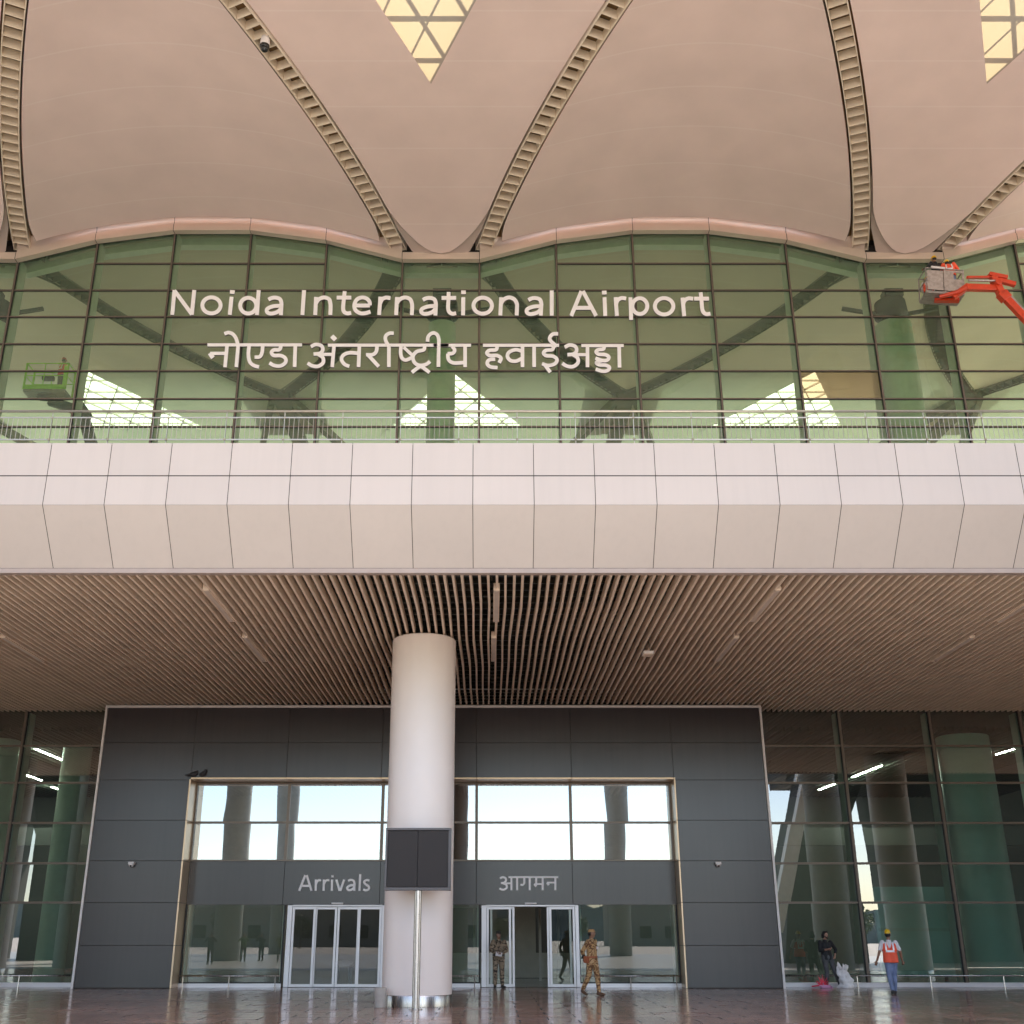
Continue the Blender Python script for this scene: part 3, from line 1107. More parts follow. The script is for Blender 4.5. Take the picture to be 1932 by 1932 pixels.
b.box(OX0, OX1, YD + 0.12, YD + 0.3, BZ0 + 0.05, TZ0)
b.build("sign_band_core", M_gap, B)


def pxX(px, py, Y):
    return P(px, py, Y).x


# door openings (x positions read on the door plane near the floor)
dx = {k: pxX(v, 1800, YD) for k, v in dict(a0=333, a1=534, b0=548, b1=718, c0=858, c1=906, d0=918, d1=1086, e0=1091, e1=1284).items()}
for (a, q) in ((OX0, dx['a1']), (dx['b1'] + 0.12, dx['c1']), (dx['e0'] + 0.02, OX1)):
    w = MB()
    w.add([(a, YD, 0.12), (q, YD, 0.12), (q, YD, BZ0), (a, YD, BZ0)], [(0, 1, 2, 3)])
    wo = w.build("window", G_lob, B)
    f = MB()
    f.box(a, q, YD - 0.07, YD + 0.07, 0.0, 0.12, 0)
    f.box(a, q, YD - 0.05, YD - 0.004, 0.12, 0.16, 1)
    f.box(a, q, YD - 0.05, YD - 0.004, 0.33, 0.36, 1)
    f.box(a, a + 0.05, YD - 0.05, YD - 0.006, 0.16, BZ0, 1)
    f.box(q - 0.05, q, YD - 0.05, YD - 0.006, 0.16, BZ0, 1)
    f.build("frame", [M_frame, M_mulldk], wo)
    n = MB()
    n.box(a + 0.06, a + 0.12, YD + 0.2, YD + 0.7, 0.0, BZ0)
    n.box(q - 0.12, q - 0.06, YD + 0.2, YD + 0.7, 0.0, BZ0)
    n.build("fin", M_fin, wo)


# --- lower side glass
LROW = [0.14] + [Zat(y, YG) for y in (1703, 1629, 1553, 1477.5, 1408)] + [ZC + 0.3]
for a, q in zip(XK, XK[1:]):
    if q > PX0 + 0.5 and a < PX1 - 0.5:
        continue
    a2 = max(a, PX1) if a > 0 else a
    q2 = min(q, PX0) if q < 0 else q
    w = MB()
    for z0, z1 in zip(LROW, LROW[1:]):
        s1, s2 = random.uniform(-0.006, 0.006), random.uniform(-0.006, 0.006)
        w.add([(a2, YG - s1, z0), (q2, YG + s1, z0), (q2, YG + s1 + s2, z1), (a2, YG - s1 + s2, z1)], [(0, 1, 2, 3)])
    wo = w.build("window", G_low, B)
    f = MB()
    for z in LROW[1:-1]:
        f.box(a2 + 0.045, q2 - 0.045, YG - 0.10, YG - 0.01, z - 0.035, z + 0.035)
    f.box(a2, q2, YG - 0.12, YG + 0.05, 0.0, 0.13, 2)
    f.box(a2 + 0.045, q2 - 0.045, YG - 0.10, YG - 0.01, 0.32, 0.355, 1)
    for xx in ((a, q) if q > 29 else (a,)):
        f.box(xx - 0.042, xx + 0.042, YG - 0.14, YG - 0.008, 0.13, ZC + 0.2)
        f.box(xx - 0.062, xx - 0.042, YG - 0.11, YG - 0.01, 0.13, ZC + 0.2, 1)
        f.box(xx + 0.042, xx + 0.062, YG - 0.11, YG - 0.01, 0.13, ZC + 0.2, 1)
    f.build("frame", [M_mull, M_mulldk, M_frame], wo)
    n = MB()
    n.box(a - 0.05, a + 0.05, YG + 0.06, YG + 0.62, 0.0, ZC)
    n.build("fin", M_fin, wo)

# --- inside: floors, ceilings, walls
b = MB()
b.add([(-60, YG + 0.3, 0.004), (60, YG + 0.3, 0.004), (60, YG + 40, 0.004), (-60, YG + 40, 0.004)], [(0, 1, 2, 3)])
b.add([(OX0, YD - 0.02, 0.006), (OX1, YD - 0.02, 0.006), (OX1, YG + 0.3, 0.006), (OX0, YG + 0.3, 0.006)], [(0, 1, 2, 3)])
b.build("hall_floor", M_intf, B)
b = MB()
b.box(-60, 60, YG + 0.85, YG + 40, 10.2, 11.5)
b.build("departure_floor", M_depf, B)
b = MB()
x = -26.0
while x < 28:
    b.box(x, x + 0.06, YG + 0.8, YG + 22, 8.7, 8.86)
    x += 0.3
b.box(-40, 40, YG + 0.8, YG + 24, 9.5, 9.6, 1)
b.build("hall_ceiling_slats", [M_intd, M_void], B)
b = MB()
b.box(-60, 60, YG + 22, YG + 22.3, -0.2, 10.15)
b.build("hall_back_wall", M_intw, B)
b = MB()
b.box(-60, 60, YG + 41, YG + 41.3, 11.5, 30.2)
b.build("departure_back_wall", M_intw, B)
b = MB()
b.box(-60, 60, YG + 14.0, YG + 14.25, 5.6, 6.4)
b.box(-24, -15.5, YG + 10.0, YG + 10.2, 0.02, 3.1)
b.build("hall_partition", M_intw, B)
t = thing("display_board", (14.9, YG + 1.6, 0), "large pale green board standing inside right glass wall beside the worker", "board")
b = MB()
b.box(13.75, 16.45, YG + 1.5, YG + 1.62, 0.25, 3.25)
b.build("panel", M_grn, t, bevel=0.02)
b = MB()
b.box(13.8, 16.4, YG + 1.46, YG + 1.497, 1.75, 1.86)
b.build("stripe", M_ccol, t)
for x in (14.2, 16.0):
    b = MB()
    b.box(x - 0.05, x + 0.05, YG + 1.52, YG + 1.6, 0.006, 0.25)
    b.box(x - 0.05, x + 0.05, YG + 1.3, YG + 1.8, 0.006, 0.05)
    b.build("foot", M_dkst, t)
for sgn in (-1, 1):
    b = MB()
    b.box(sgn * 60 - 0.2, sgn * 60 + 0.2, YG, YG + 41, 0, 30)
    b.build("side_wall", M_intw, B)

# ------------------------------------------------------------------ columns
def column(name, x, y, r, z1, label, cat, ring=True, group=None, m=None, cap=False):
    t = thing(name, (x, y, 0), label, cat, group)
    c = MB()
    c.lathe(x, y, [(r, 0.26 if ring else 0.004), (r, z1 - 0.03), (r - 0.03, z1)], 56)
    c.build("shaft", m or M_white, t, smooth='auto')
    if ring:
        k = MB()
        k.lathe(x, y, [(r + 0.012, 0.004), (r + 0.012, 0.24), (r + 0.004, 0.26)], 56)
        k.build("base_ring", M_steel, t, smooth='auto')
        k = MB()
        k.lathe(x, y, [(r * 0.6, ZC - 0.025), (r * 0.6, ZC + 1.9)], 32)
        k.build("column_head", M_void, t, smooth='auto')
    if cap:
        k = MB()
        k.lathe(x, y, [(r * 0.95, z1), (r * 0.8, z1 + 0.25), (r * 1.15, z1 + 0.45), (r * 1.05, z1 + 0.9), (r * 0.6, z1 + 1.0)], 32)
        k.box(x - 0.45, x + 0.45, y - r - 0.12, y - r * 0.2, z1 + 0.75, z1 + 1.1)
        for a in (-1, 1):
            k.bar((x + a * 0.5, y, z1 + 0.5), (x + a * 1.9, y + 0.1, z1 + 0.75), 0.2, 0.16)
        k.build("capital", M_dkst, t, smooth='auto')
    return t


column("round_column", -1.82, 29.75, 0.87, ZC - 0.03, "big white round column with steel base ring standing before the entrance", "column")

for x, lab in ((17.98, "white round column right of the view, mirrored in the right glass wall"), (-21.62, "white round column left of the view, mirrored in the left glass wall")):
    column("round_column", x, 29.75, 0.87, ZC - 0.03, lab, "column")

cgrp = "interior columns behind the upper glass"
for i, (Xt, lab) in enumerate(((-2.11, "pale round column behind upper glass, below middle roof tip"),
                              (17.69, "pale round column behind upper glass near the orange lift basket"),
                              (-21.91, "pale round column behind upper glass at far left edge"))):
    t = thing("interior_column", (Xt, YG + 1.9, 11.5), lab, "column", cgrp)
    c = MB()
    c.lathe(Xt, YG + 1.9, [(0.60 if i == 0 else 0.78, 11.51), (0.60 if i == 0 else 0.78, 26.6)], 40)
    for z in (15.2, 18.9, 22.6):
        c.lathe(Xt, YG + 1.9, [((0.60 if i == 0 else 0.78) + 0.006, z), ((0.60 if i == 0 else 0.78) + 0.006, z + 0.04)], 40)
    c.build("shaft", M_ccol, t, smooth='auto')
    k = MB()
    rr = 0.55
    k.lathe(Xt, YG + 1.9, [(rr, 26.62), (rr * 0.8, 26.9), (rr * 1.3, 27.1), (rr * 1.2, 27.75), (rr * 0.6, 27.9)], 32)
    k.box(Xt - 0.4, Xt + 0.4, YG + 1.2, YG + 1.8, 27.76, 28.1)
    for a in (-1, 1):
        k.bar((Xt + a * 0.6, YG + 1.9, 27.2), (Xt + a * 2.1, YG + 2.0, 27.55), 0.16, 0.14)
    k.build("capital", M_dkst, t, smooth='auto')

lgrp = "columns inside the arrivals hall"
for (x, y, r, m, lab) in ((17.9, YG + 1.75, 0.95, M_grn, "thick green round column inside hall at far right"),
                          (-16.5, YG + 4.2, 0.55, M_ccol, "slim pale column inside hall behind left glass wall"),
                          (-19.0, YG + 2.6, 0.8, M_grn, "green round column inside hall at far left edge")):
    column("hall_column", x, y, r, 8.65, lab, "column", ring=False, group=lgrp, m=m)

# ------------------------------------------------------------------ balcony railing
YRL = Y0 + 0.42
rz_b, rz_m, rz_t = Zat(829.5, YRL), Zat(788, YRL), Zat(776, YRL)
rl = thing("balcony_railing", (0, YRL, Z_top), "long steel railing with thin vertical bars along white balcony edge", "railing")
b = MB()
b.tube([(-21, YRL, rz_t), (25, YRL, rz_t)], 0.030, 12)
b.build("handrail", M_rail, rl, smooth=True)
b = MB()
b.bar((-21, YRL, rz_m), (25, YRL, rz_m), 0.02, 0.03)
b.bar((-21, YRL, rz_b), (25, YRL, rz_b), 0.02, 0.03)
b.build("rail", M_rail, rl)
x = -20.9
PSP = 1.345
bal = MB()
while x < 25:
    p = MB()
    p.bar((x, YRL + 0.01, Z_top - 0.06), (x, YRL + 0.01, rz_m + 0.02), 0.014, 0.045)
    p.tube([(x, YRL + 0.01, rz_m), (x, YRL, rz_t)], 0.011, 8)
    p.ball((x, YRL - 0.015, rz_b), 0.03, 8, 6)
    p.ball((x, YRL - 0.015, rz_m - 0.01), 0.025, 8, 6)
    p.build("post", M_rail, rl)
    for k in range(1, 12):
        xx = x + PSP * k / 12
        bal.tube([(xx, YRL, rz_b), (xx, YRL, rz_m)], 0.0065, 6)
    x += PSP
tag(bal.build("baluster", M_rail, rl), kind="stuff")

# low guard rails in front of the glass
def guard(x0, x1, y, label, nposts):
    t = thing("guard_rail", (x0, y, 0), label, "guard rail", "low steel guard rails along the glass")
    b = MB()
    b.tube([(x0, y, 0.36), (x1, y, 0.36)], 0.024, 10)
    b.build("rail", M_steel, t, smooth=True)
    for k in range(nposts):
        x = x0 + 0.15 + (x1 - x0 - 0.3) * k / max(1, nposts - 1)
        p = MB()
        p.tube([(x, y, 0.0), (x, y, 0.345)], 0.018, 8)
        p.lathe(x, y, [(0.05, 0.001), (0.05, 0.012)], 12)
        p.build("post", M_steel, t, smooth='auto')


guard(-21.5, PX0 - 0.06, YG - 0.55, "low steel guard rail before left glass wall beside charcoal portal", 5)
guard(OX0 + 0.05, dx['a1'] + 0.0, YD - 0.32, "low steel guard rail under window left of Arrivals doors", 3)
guard(dx['b1'] + 0.16, dx['c1'] - 0.03, YD - 0.32, "low steel guard rail behind white column between both doors", 3)
guard(dx['e0'] + 0.02, OX1 - 0.05, YD - 0.32, "low steel guard rail behind khaki soldier right of doors", 3)
guard(PX1 + 0.06, 27, YG - 0.55, "low steel guard rail before right glass wall behind two men", 8)

# ------------------------------------------------------------------ sliding doors
DH = BZ0 - 0.02


def leaf(t, x0, x1, y):
    b = MB()
    fw = 0.075
    b.box(x0, x0 + fw, y - 0.03, y + 0.03, 0.012, DH - 0.05)
    b.box(x1 - fw, x1, y - 0.03, y + 0.03, 0.012, DH - 0.05)
    b.box(x0 + fw, x1 - fw, y - 0.03, y + 0.03, 0.012, 0.10)
    b.box(x0 + fw, x1 - fw, y - 0.03, y + 0.03, DH - 0.13, DH - 0.05)
    o = b.build("door_leaf", M_frame, t, bevel=0.004)
    gl = MB()
    gl.add([(x0 + fw, y, 0.10), (x1 - fw, y, 0.10), (x1 - fw, y, DH - 0.13), (x0 + fw, y, DH - 0.13)], [(0, 1, 2, 3)])
    gl.build("pane", G_door, o)


def door(name, x0, x1, label, open_):
    t = thing(name, (x0, YD, 0), label, "sliding door", "sliding glass entrance doors")
    f = MB()
    f.box(x0 - 0.17, x0 - 0.01, YD - 0.10, YD + 0.10, 0.008, DH)
    f.box(x1 + 0.01, x1 + 0.13, YD - 0.10, YD + 0.10, 0.008, DH)
    f.box(x0 - 0.01, x1 + 0.01, YD - 0.09, YD + 0.09, DH - 0.04, DH + 0.015)
    f.build("door_frame", M_frame, t, bevel=0.005)
    w = (x1 - x0) / 4
    if not open_:
        leaf(t, x0, x0 + w + 0.03, YD - 0.035)
        leaf(t, x0 + w, x0 + 2 * w - 0.01, YD + 0.035)
        leaf(t, x0 + 2 * w + 0.01, x0 + 3 * w, YD + 0.035)
        leaf(t, x0 + 3 * w - 0.03, x1, YD - 0.035)
    else:
        leaf(t, x0, x0 + w + 0.08, YD - 0.035)
        leaf(t, x0 + 0.12, x0 + w + 0.2, YD + 0.035)
        leaf(t, x1 - w - 0.2, x1 - 0.12, YD + 0.035)
        leaf(t, x1 - w - 0.12, x1, YD - 0.035)
    s = MB()
    xm = (x0 + x1) / 2
    s.box(xm - 0.20, xm + 0.20, YD - 0.17, YD - 0.055, DH + 0.03, DH + 0.09)
    s.build("motion_sensor", M_wplast, t, bevel=0.012)


door("entrance_door", dx['b0'], dx['b1'], "closed four-leaf sliding glass door below the Arrivals lettering", False)
door("entrance_door", dx['d0'], dx['d1'], "sliding glass door standing open beside the soldier holding paper", True)

# inner lobby doors seen through the open one
b = MB()
b.box(-1.5, 4.2, YD + 5.2, YD + 5.4, 2.6, 3.6)
for x in (-0.6, 0.1, 1.9, 2.6, 3.3):
    b.box(x - 0.05, x + 0.05, YD + 5.2, YD + 5.3, 0.01, 2.6)
b.box(0.15, 1.85, YD + 8.2, YD + 8.4, 0.95, 3.4)
b.box(-1.5, 4.2, YD + 8.21, YD + 8.38, 0.02, 0.95)
b.build("lobby_partition", mat("lobby_wall_paint", (0.58, 0.53, 0.46), 0.5), B)

# ------------------------------------------------------------------ display sign on a post
sx = pxX(784.5, 1890, 28.15)
ds = thing("display_sign", (sx, 28.15, 0), "dark double-panel display on steel post in front of white column", "sign")
b = MB()
b.lathe(sx, 28.15, [(0.16, 0.003), (0.16, 0.014), (0.09, 0.03)], 28)
b.build("base_plate", M_steel, ds, smooth='auto')
za, zb = Zat(1680, 28.05), Zat(1562, 28.05)
b = MB()
b.tube([(sx, 28.15, 0.012), (sx, 28.15, za - 0.004)], 0.088, 28)
b.build("post", M_steel, ds, smooth='auto')
xa, xb = pxX(726.5, 1620, 28.05), pxX(851, 1620, 28.05)
b = MB()
b.box(xa, xb, 28.05, 28.27, za, za + 0.07)
b.box(xa, xb, 28.05, 28.27, zb - 0.055, zb)
b.box(xa, xa + 0.05, 28.05, 28.27, za + 0.07, zb - 0.055)
b.box(xb - 0.07, xb, 28.05, 28.27, za + 0.07, zb - 0.055)
b.box(xa + 0.05, xb - 0.07, 28.16, 28.26, za + 0.07, zb - 0.055)
b.build("housing", M_bezel, ds, bevel=0.006)
xm = (xa + xb) / 2 - 0.01
for (p, q) in ((xa + 0.055, xm - 0.008), (xm + 0.008, xb - 0.075)):
    b = MB()
    b.box(p, q, 28.085, 28.155, za + 0.08, zb - 0.065)
    b.build("screen", M_screen, ds, bevel=0.004)

# beige block left of the column foot
bx = pxX(718, 1880, 28.9)
t = thing("concrete_block", (bx, 28.9, 0), "small stained beige block on the floor at left foot of white column", "block")
b = MB()
b.lathe(bx, 28.9, [(0.14, 0.004), (0.148, 0.02), (0.148, 0.13), (0.142, 0.135), (0.148, 0.14), (0.148, 0.17), (0.142, 0.175), (0.148, 0.18), (0.148, 0.42), (0.138, 0.445), (0.05, 0.45)], 22)
b.build("block_body", M_conc, t, smooth='auto')

# ------------------------------------------------------------------ lettering, drawn as flat strokes with real thickness
def stroke(b, pts, w, tf, depth, layer):
    """one pen stroke: a mitred ribbon through pts (photo-zoom units), turned into a slab on the sign plane"""
    p2 = [Vector((x, y)) for x, y in pts]
    n = len(p2)
    closed = (p2[0] - p2[-1]).length < 1e-6
    if closed:
        p2 = p2[:-1]
        n -= 1
    Ls, Rs = [], []
    for i in range(n):
        a = p2[i - 1] if (i > 0 or closed) else None
        c = p2[(i + 1) % n] if (i < n - 1 or closed) else None
        d1 = (p2[i] - a).normalized() if a is not None else None
        d2 = (c - p2[i]).normalized() if c is not None else None
        if d1 is None: d1 = d2
        if d2 is None: d2 = d1
        t = (d1 + d2)
        t = t.normalized() if t.length > 1e-6 else d1
        nn = Vector((-t.y, t.x))
        k = 1.0 / max(0.5, nn.dot(Vector((-d1.y, d1.x))))
        Ls.append(p2[i] + nn * (w / 2) * k)
        Rs.append(p2[i] - nn * (w / 2) * k)
    yf = layer * 0.0015
    fl = [tf(q, yf) for q in Ls]
    fr = [tf(q, yf) for q in Rs]
    bl = [Vector((q.x, q.y + depth, q.z)) for q in fl]
    br = [Vector((q.x, q.y + depth, q.z)) for q in fr]
    m = n if closed else n - 1
    vs = fl + fr + bl + br
    for i in range(m):
        j = (i + 1) % n
        b.add([vs[i], vs[j], vs[n + j], vs[n + i]], [(0, 1, 2, 3)], 0)
        b.add([vs[i], vs[j], vs[2 * n + j], vs[2 * n + i]], [(0, 1, 2, 3)], 1)
        b.add([vs[n + i], vs[n + j], vs[3 * n + j], vs[3 * n + i]], [(0, 1, 2, 3)], 1)
    if not closed:
        for i in (0, n - 1):
            b.add([vs[i], vs[n + i], vs[3 * n + i], vs[2 * n + i]], [(0, 1, 2, 3)], 1)


def curve(pts, k=5):
    """smooth a hand-traced polyline (Catmull-Rom)"""
    if len(pts) < 3:
        return pts
    closed = pts[0] == pts[-1]
    p = [Vector(q) for q in pts]
    out = []
    n = len(p)
    for i in range(n - 1):
        p0 = p[i - 1] if i > 0 else (p[-2] if closed else p[0] * 2 - p[1])
        p3 = p[i + 2] if i < n - 2 else (p[1] if closed else p[-1] * 2 - p[-2])
        p1, p2 = p[i], p[i + 1]
        for s in range(k):
            t = s / k
            out.append(0.5 * ((2 * p1) + (p2 - p0) * t + (2 * p0 - 5 * p1 + 4 * p2 - p3) * t * t + (3 * p1 - p0 - 3 * p2 + p3) * t ** 3))
    out.append(p[0] if closed else p[-1])
    if closed:
        out[-1] = out[0].copy()
    return [(q.x, q.y) for q in out]


def ell(cx, cy, rx, ry, a0=0, a1=360, n=26):
    pts = [(cx + rx * math.cos(R(a0 + (a1 - a0) * k / n)), cy + ry * math.sin(R(a0 + (a1 - a0) * k / n))) for k in range(n + 1)]
    if a1 - a0 == 360:
        pts[-1] = pts[0]
    return pts


def sign(name, root, glyphs, x0, y0, sc, Y, w, depth):
    def tf(q, yf):
        v = P((x0 + q.x / sc) * 0.754688, (y0 + q.y / sc) * 0.754688, Y)
        return Vector((v.x, v.y - yf, v.z))
    for gl in glyphs:
        b = MB()
        for i, st in enumerate(gl):
            ww = w
            if isinstance(st[0], (int, float)):
                ww, st = st[0], st[1]
            stroke(b, st, ww, tf, depth, i)
        b.build(name, [M_letter, M_letside], root)


def g_a(dx_, dy=0, k=1.0):
    return [curve([(727 + dx_, 132 + dy), (748 + dx_, 121 + dy), (775 + dx_, 118 + dy), (803 + dx_, 127 + dy), (814 + dx_, 152 + dy), (813 + dx_, 190 + dy), (811 + dx_, 236 + dy)]),
            curve([(812 + dx_, 172 + dy), (760 + dx_, 176 + dy), (722 + dx_, 192 + dy), (717 + dx_, 212 + dy), (735 + dx_, 225 + dy), (768 + dx_, 222 + dy), (798 + dx_, 208 + dy), (813 + dx_, 185 + dy)])]


def g_n(x, x2, t, yb):
    return [[(x, t), (x - (6 if x2 > x + 90 else 0), yb)], curve([(x - 2, 158), (x + 18, 130), (x + 52, 117), (x + 86, 128), (x2 - 3, 158), (x2 - 2, 190), (x2 - 4, yb)])]


E1 = [
    [[(97, 67), (82, 234)], [(96, 70), (214, 231)], [(230, 67), (213, 234)]],
    [ell(345, 170, 61, 54)],
    [[(480, 112), (468, 234)], (31, [(486, 68), (483, 93)])],
    [ell(592, 172, 54, 53), [(662, 68), (650, 235)]],
    g_a(0),
    [[(966, 68), (955, 235)]],
    g_n(1047, 1146, 113, 235),
    [curve([(1239, 75), (1233, 130), (1228, 190), (1237, 215), (1257, 224), (1282, 220)]), [(1185, 118), (1283, 118)]],
    [[(1312, 171), (1408, 171)], curve([(1408, 171), (1405, 145), (1385, 124), (1355, 117), (1322, 130), (1304, 165), (1310, 200), (1340, 222), (1375, 223), (1412, 212)])],
    [[(1478, 112), (1470, 235)], curve([(1477, 156), (1490, 130), (1515, 118), (1546, 122)])],
    g_n(1590, 1693, 114, 236),
    g_a(1036, 2),
]
E2 = [
    [curve([(112, 80), (110, 135), (108, 190), (118, 216), (138, 226), (162, 222)]), [(64, 120), (162, 120)]],
    [[(210, 115), (208, 237)], (31, [(211, 70), (211, 95)])],
    [ell(340, 172, 62, 54)],
    g_n(464, 572, 116, 238),
    g_a(-81, 3),
    [[(803, 70), (803, 239)]],
    [[(1002, 74), (934, 241)], [(1012, 74), (1101, 241)], [(966, 187), (1066, 187)]],
    [[(1157, 115), (1162, 241)], (31, [(1155, 72), (1156, 97)])],
    [[(1232, 115), (1240, 241)], curve([(1234, 160), (1247, 134), (1272, 121), (1302, 125)])],
    [[(1331, 116), (1336, 268)], ell(1394, 175, 50, 53)],
    [ell(1557, 176, 62, 55)],
    [[(1680, 118), (1692, 242)], curve([(1684, 162), (1696, 136), (1722, 123), (1752, 126)])],
    [curve([(1802, 82), (1808, 140), (1813, 195), (1823, 218), (1842, 229), (1868, 225)]), [(1758, 125), (1858, 125)]],
]
YS = YG - 0.36
sn = thing("building_sign", P(800, 598, YS), "row of big white English letters on upper green glass", "sign", "airport name lettering")
sign("letter", sn, E1, 400, 700, 2.6833, YS, 26, 0.09)
sign("letter", sn, E2, 1080, 700, 2.6833, YS, 26, 0.09)
THREE = [(1012, 447), (1045, 432), (1083, 442), (1092, 470), (1072, 492), (1030, 497)]
THREEB = [(1060, 498), (1092, 520), (1094, 555), (1060, 579), (1020, 575), (990, 557)]


def sh(pts, dx_, dy=0):
    return [(x + dx_, y + dy) for x, y in pts]


H1 = [
    [(21, [(318, 435), (952, 435)]),
     [(449, 444), (436, 585)], (22, [(443, 492), (336, 492)]), (30, [(334, 490), (356, 522)]),
     [(524, 444), (512, 585)], curve([(432, 362), (458, 353), (488, 363), (511, 394), (525, 446)]),
     curve([(598, 440), (593, 500), (602, 548), (628, 573), (664, 584)]), curve([(690, 440), (684, 490), (668, 516), (634, 518)]),
     curve([(812, 444), (800, 468), (764, 470), (748, 488), (764, 507), (812, 508), (842, 528), (840, 556), (808, 577), (766, 574), (734, 557)]),
     [(908, 444), (903, 585)]],
    [(21, [(1126, 437), (1936, 437)]),
     curve(THREE), curve(THREEB), (21, [(1065, 499), (1158, 499)]), [(1167, 444), (1155, 585)], (30, [(1152, 376), (1178, 402)]),
     [(1337, 444), (1332, 585)], curve([(1332, 492), (1270, 489), (1230, 505), (1218, 535), (1238, 566), (1270, 580)]),
     curve([(1456, 444), (1450, 482), (1425, 502), (1382, 502)]), [(1394, 502), (1468, 582)],
     [(1536, 444), (1535, 585)], curve([(1536, 446), (1514, 408), (1514, 378), (1538, 359), (1568, 358)]),
     curve([(1617, 444), (1614, 490), (1624, 525), (1650, 538), (1692, 520)]), (22, [(1634, 452), (1692, 505)]),
     curve([(1776, 444), (1768, 470), (1722, 482), (1697, 515), (1708, 556), (1742, 574), (1784, 568), (1812, 548)]),
     curve([(1690, 622), (1722, 596), (1748, 582), (1776, 598), (1808, 622)]),
     [(1870, 440), (1868, 585)], curve([(1794, 416), (1800, 380), (1828, 358), (1856, 366), (1870, 396), (1870, 450)])],
]
H2 = [
    [(21, [(10, 438), (262, 438)]),
     [(222, 445), (222, 585)], curve([(136, 446), (152, 470), (138, 492), (104, 494)]), curve([(106, 494), (112, 535), (145, 556), (216, 554)])],
    [(21, [(342, 438), (852, 438)]),
     curve([(438, 445), (428, 468), (386, 472), (368, 490), (388, 507), (436, 507), (462, 525), (450, 556)]),
     curve([(424, 532), (384, 536), (370, 560), (390, 582), (440, 588)]),
     [(607, 445), (607, 585)], curve([(606, 478), (560, 468), (518, 484), (506, 512), (526, 540), (566, 544), (606, 524)]),
     [(685, 445), (685, 585)],
     curve([(816, 445), (806, 468), (766, 472), (748, 490), (766, 508), (812, 512), (838, 534), (824, 562), (780, 574), (738, 562)]), [(758, 572), (794, 620)],
     curve([(838, 446), (798, 412), (790, 388), (810, 364), (846, 362)])],
    [(21, [(1002, 440), (1286, 440)]),
     curve(sh(THREE, -122, 4)), curve(sh(THREEB, -116, 2)), (21, [(948, 501), (1040, 501)]), [(1043, 446), (1043, 585)],
     curve([(1156, 446), (1148, 464), (1116, 468), (1101, 482), (1118, 498), (1164, 502), (1186, 518), (1174, 538), (1140, 540), (1096, 524)]),
     curve([(1150, 540), (1112, 548), (1104, 558), (1124, 570), (1166, 572), (1190, 588), (1176, 608), (1142, 612), (1098, 598)]),
     [(1255, 446), (1258, 588)]],
]
sn = thing("building_sign", P(780, 690, YS), "row of big white Hindi lettering hanging below the English name on glass", "sign", "airport name lettering")
sign("word", sn, H1, 400, 700, 2.6833, YS, 24, 0.09)
sign("word", sn, H2, 1080, 700, 2.6833, YS, 24, 0.09)

A1 = [
    [[(347, 224), (224, 540)], [(378, 224), (472, 540)], [(285, 440), (425, 440)]],
    [[(562, 310), (556, 540)], curve([(560, 410), (582, 355), (615, 327), (665, 326)])],
    [[(722, 312), (715, 540)], curve([(720, 410), (745, 355), (778, 328), (832, 326)])],
    [[(888, 312), (882, 540)], (48, [(899, 226), (897, 272)])],
    [[(974, 312), (1038, 541)], [(1130, 312), (1052, 541)]],
    [curve([(1208, 342), (1240, 324), (1280, 320), (1322, 340), (1338, 390), (1336, 460), (1334, 540)]), curve([(1336, 424), (1255, 432), (1200, 464), (1194, 500), (1220, 523), (1268, 520), (1312, 492), (1336, 450)])],
    [[(1455, 206), (1438, 541)]],
    [curve([(1640, 332), (1585, 322), (1542, 344), (1538, 380), (1575, 416), (1620, 446), (1632, 485), (1605, 520), (1560, 528), (1514, 514)])],
]
sn = thing("wall_sign", P(630, 1680, YD - 0.1), "white raised Arrivals letters on dark band over the closed doors", "sign", "entrance lettering")
sign("letter", sn, A1, 720, 2160, 8.05, YD - 0.10, 44, 0.045)
A2 = [
    [(36, [(572, 265), (1575, 265)]), curve([(402, 288), (455, 266), (512, 282), (522, 335), (482, 376), (420, 385)]), curve([(460, 388), (528, 418), (538, 475), (490, 513), (430, 512), (394, 488)]),
     (34, [(470, 388), (622, 388)]), [(632, 280), (632, 528)], [(747, 280), (747, 528)],
     curve([(890, 280), (890, 375), (870, 415), (840, 422), (815, 408)]), [(1000, 280), (1000, 528)],
     [(1130, 280), (1130, 400)], (34, [(1092, 404), (1250, 404)]), (46, [(1092, 402), (1132, 452)]), [(1260, 280), (1260, 528)],
     (34, [(1346, 375), (1505, 375)]), (46, [(1348, 374), (1386, 426)]), [(1515, 280), (1515, 528)]],
]
sn = thing("wall_sign", P(997, 1680, YD - 0.1), "white raised Hindi word on dark band over the open doors", "sign", "entrance lettering")
sign("word", sn, A2, 1200, 2160, 8.05, YD - 0.10, 40, 0.045)

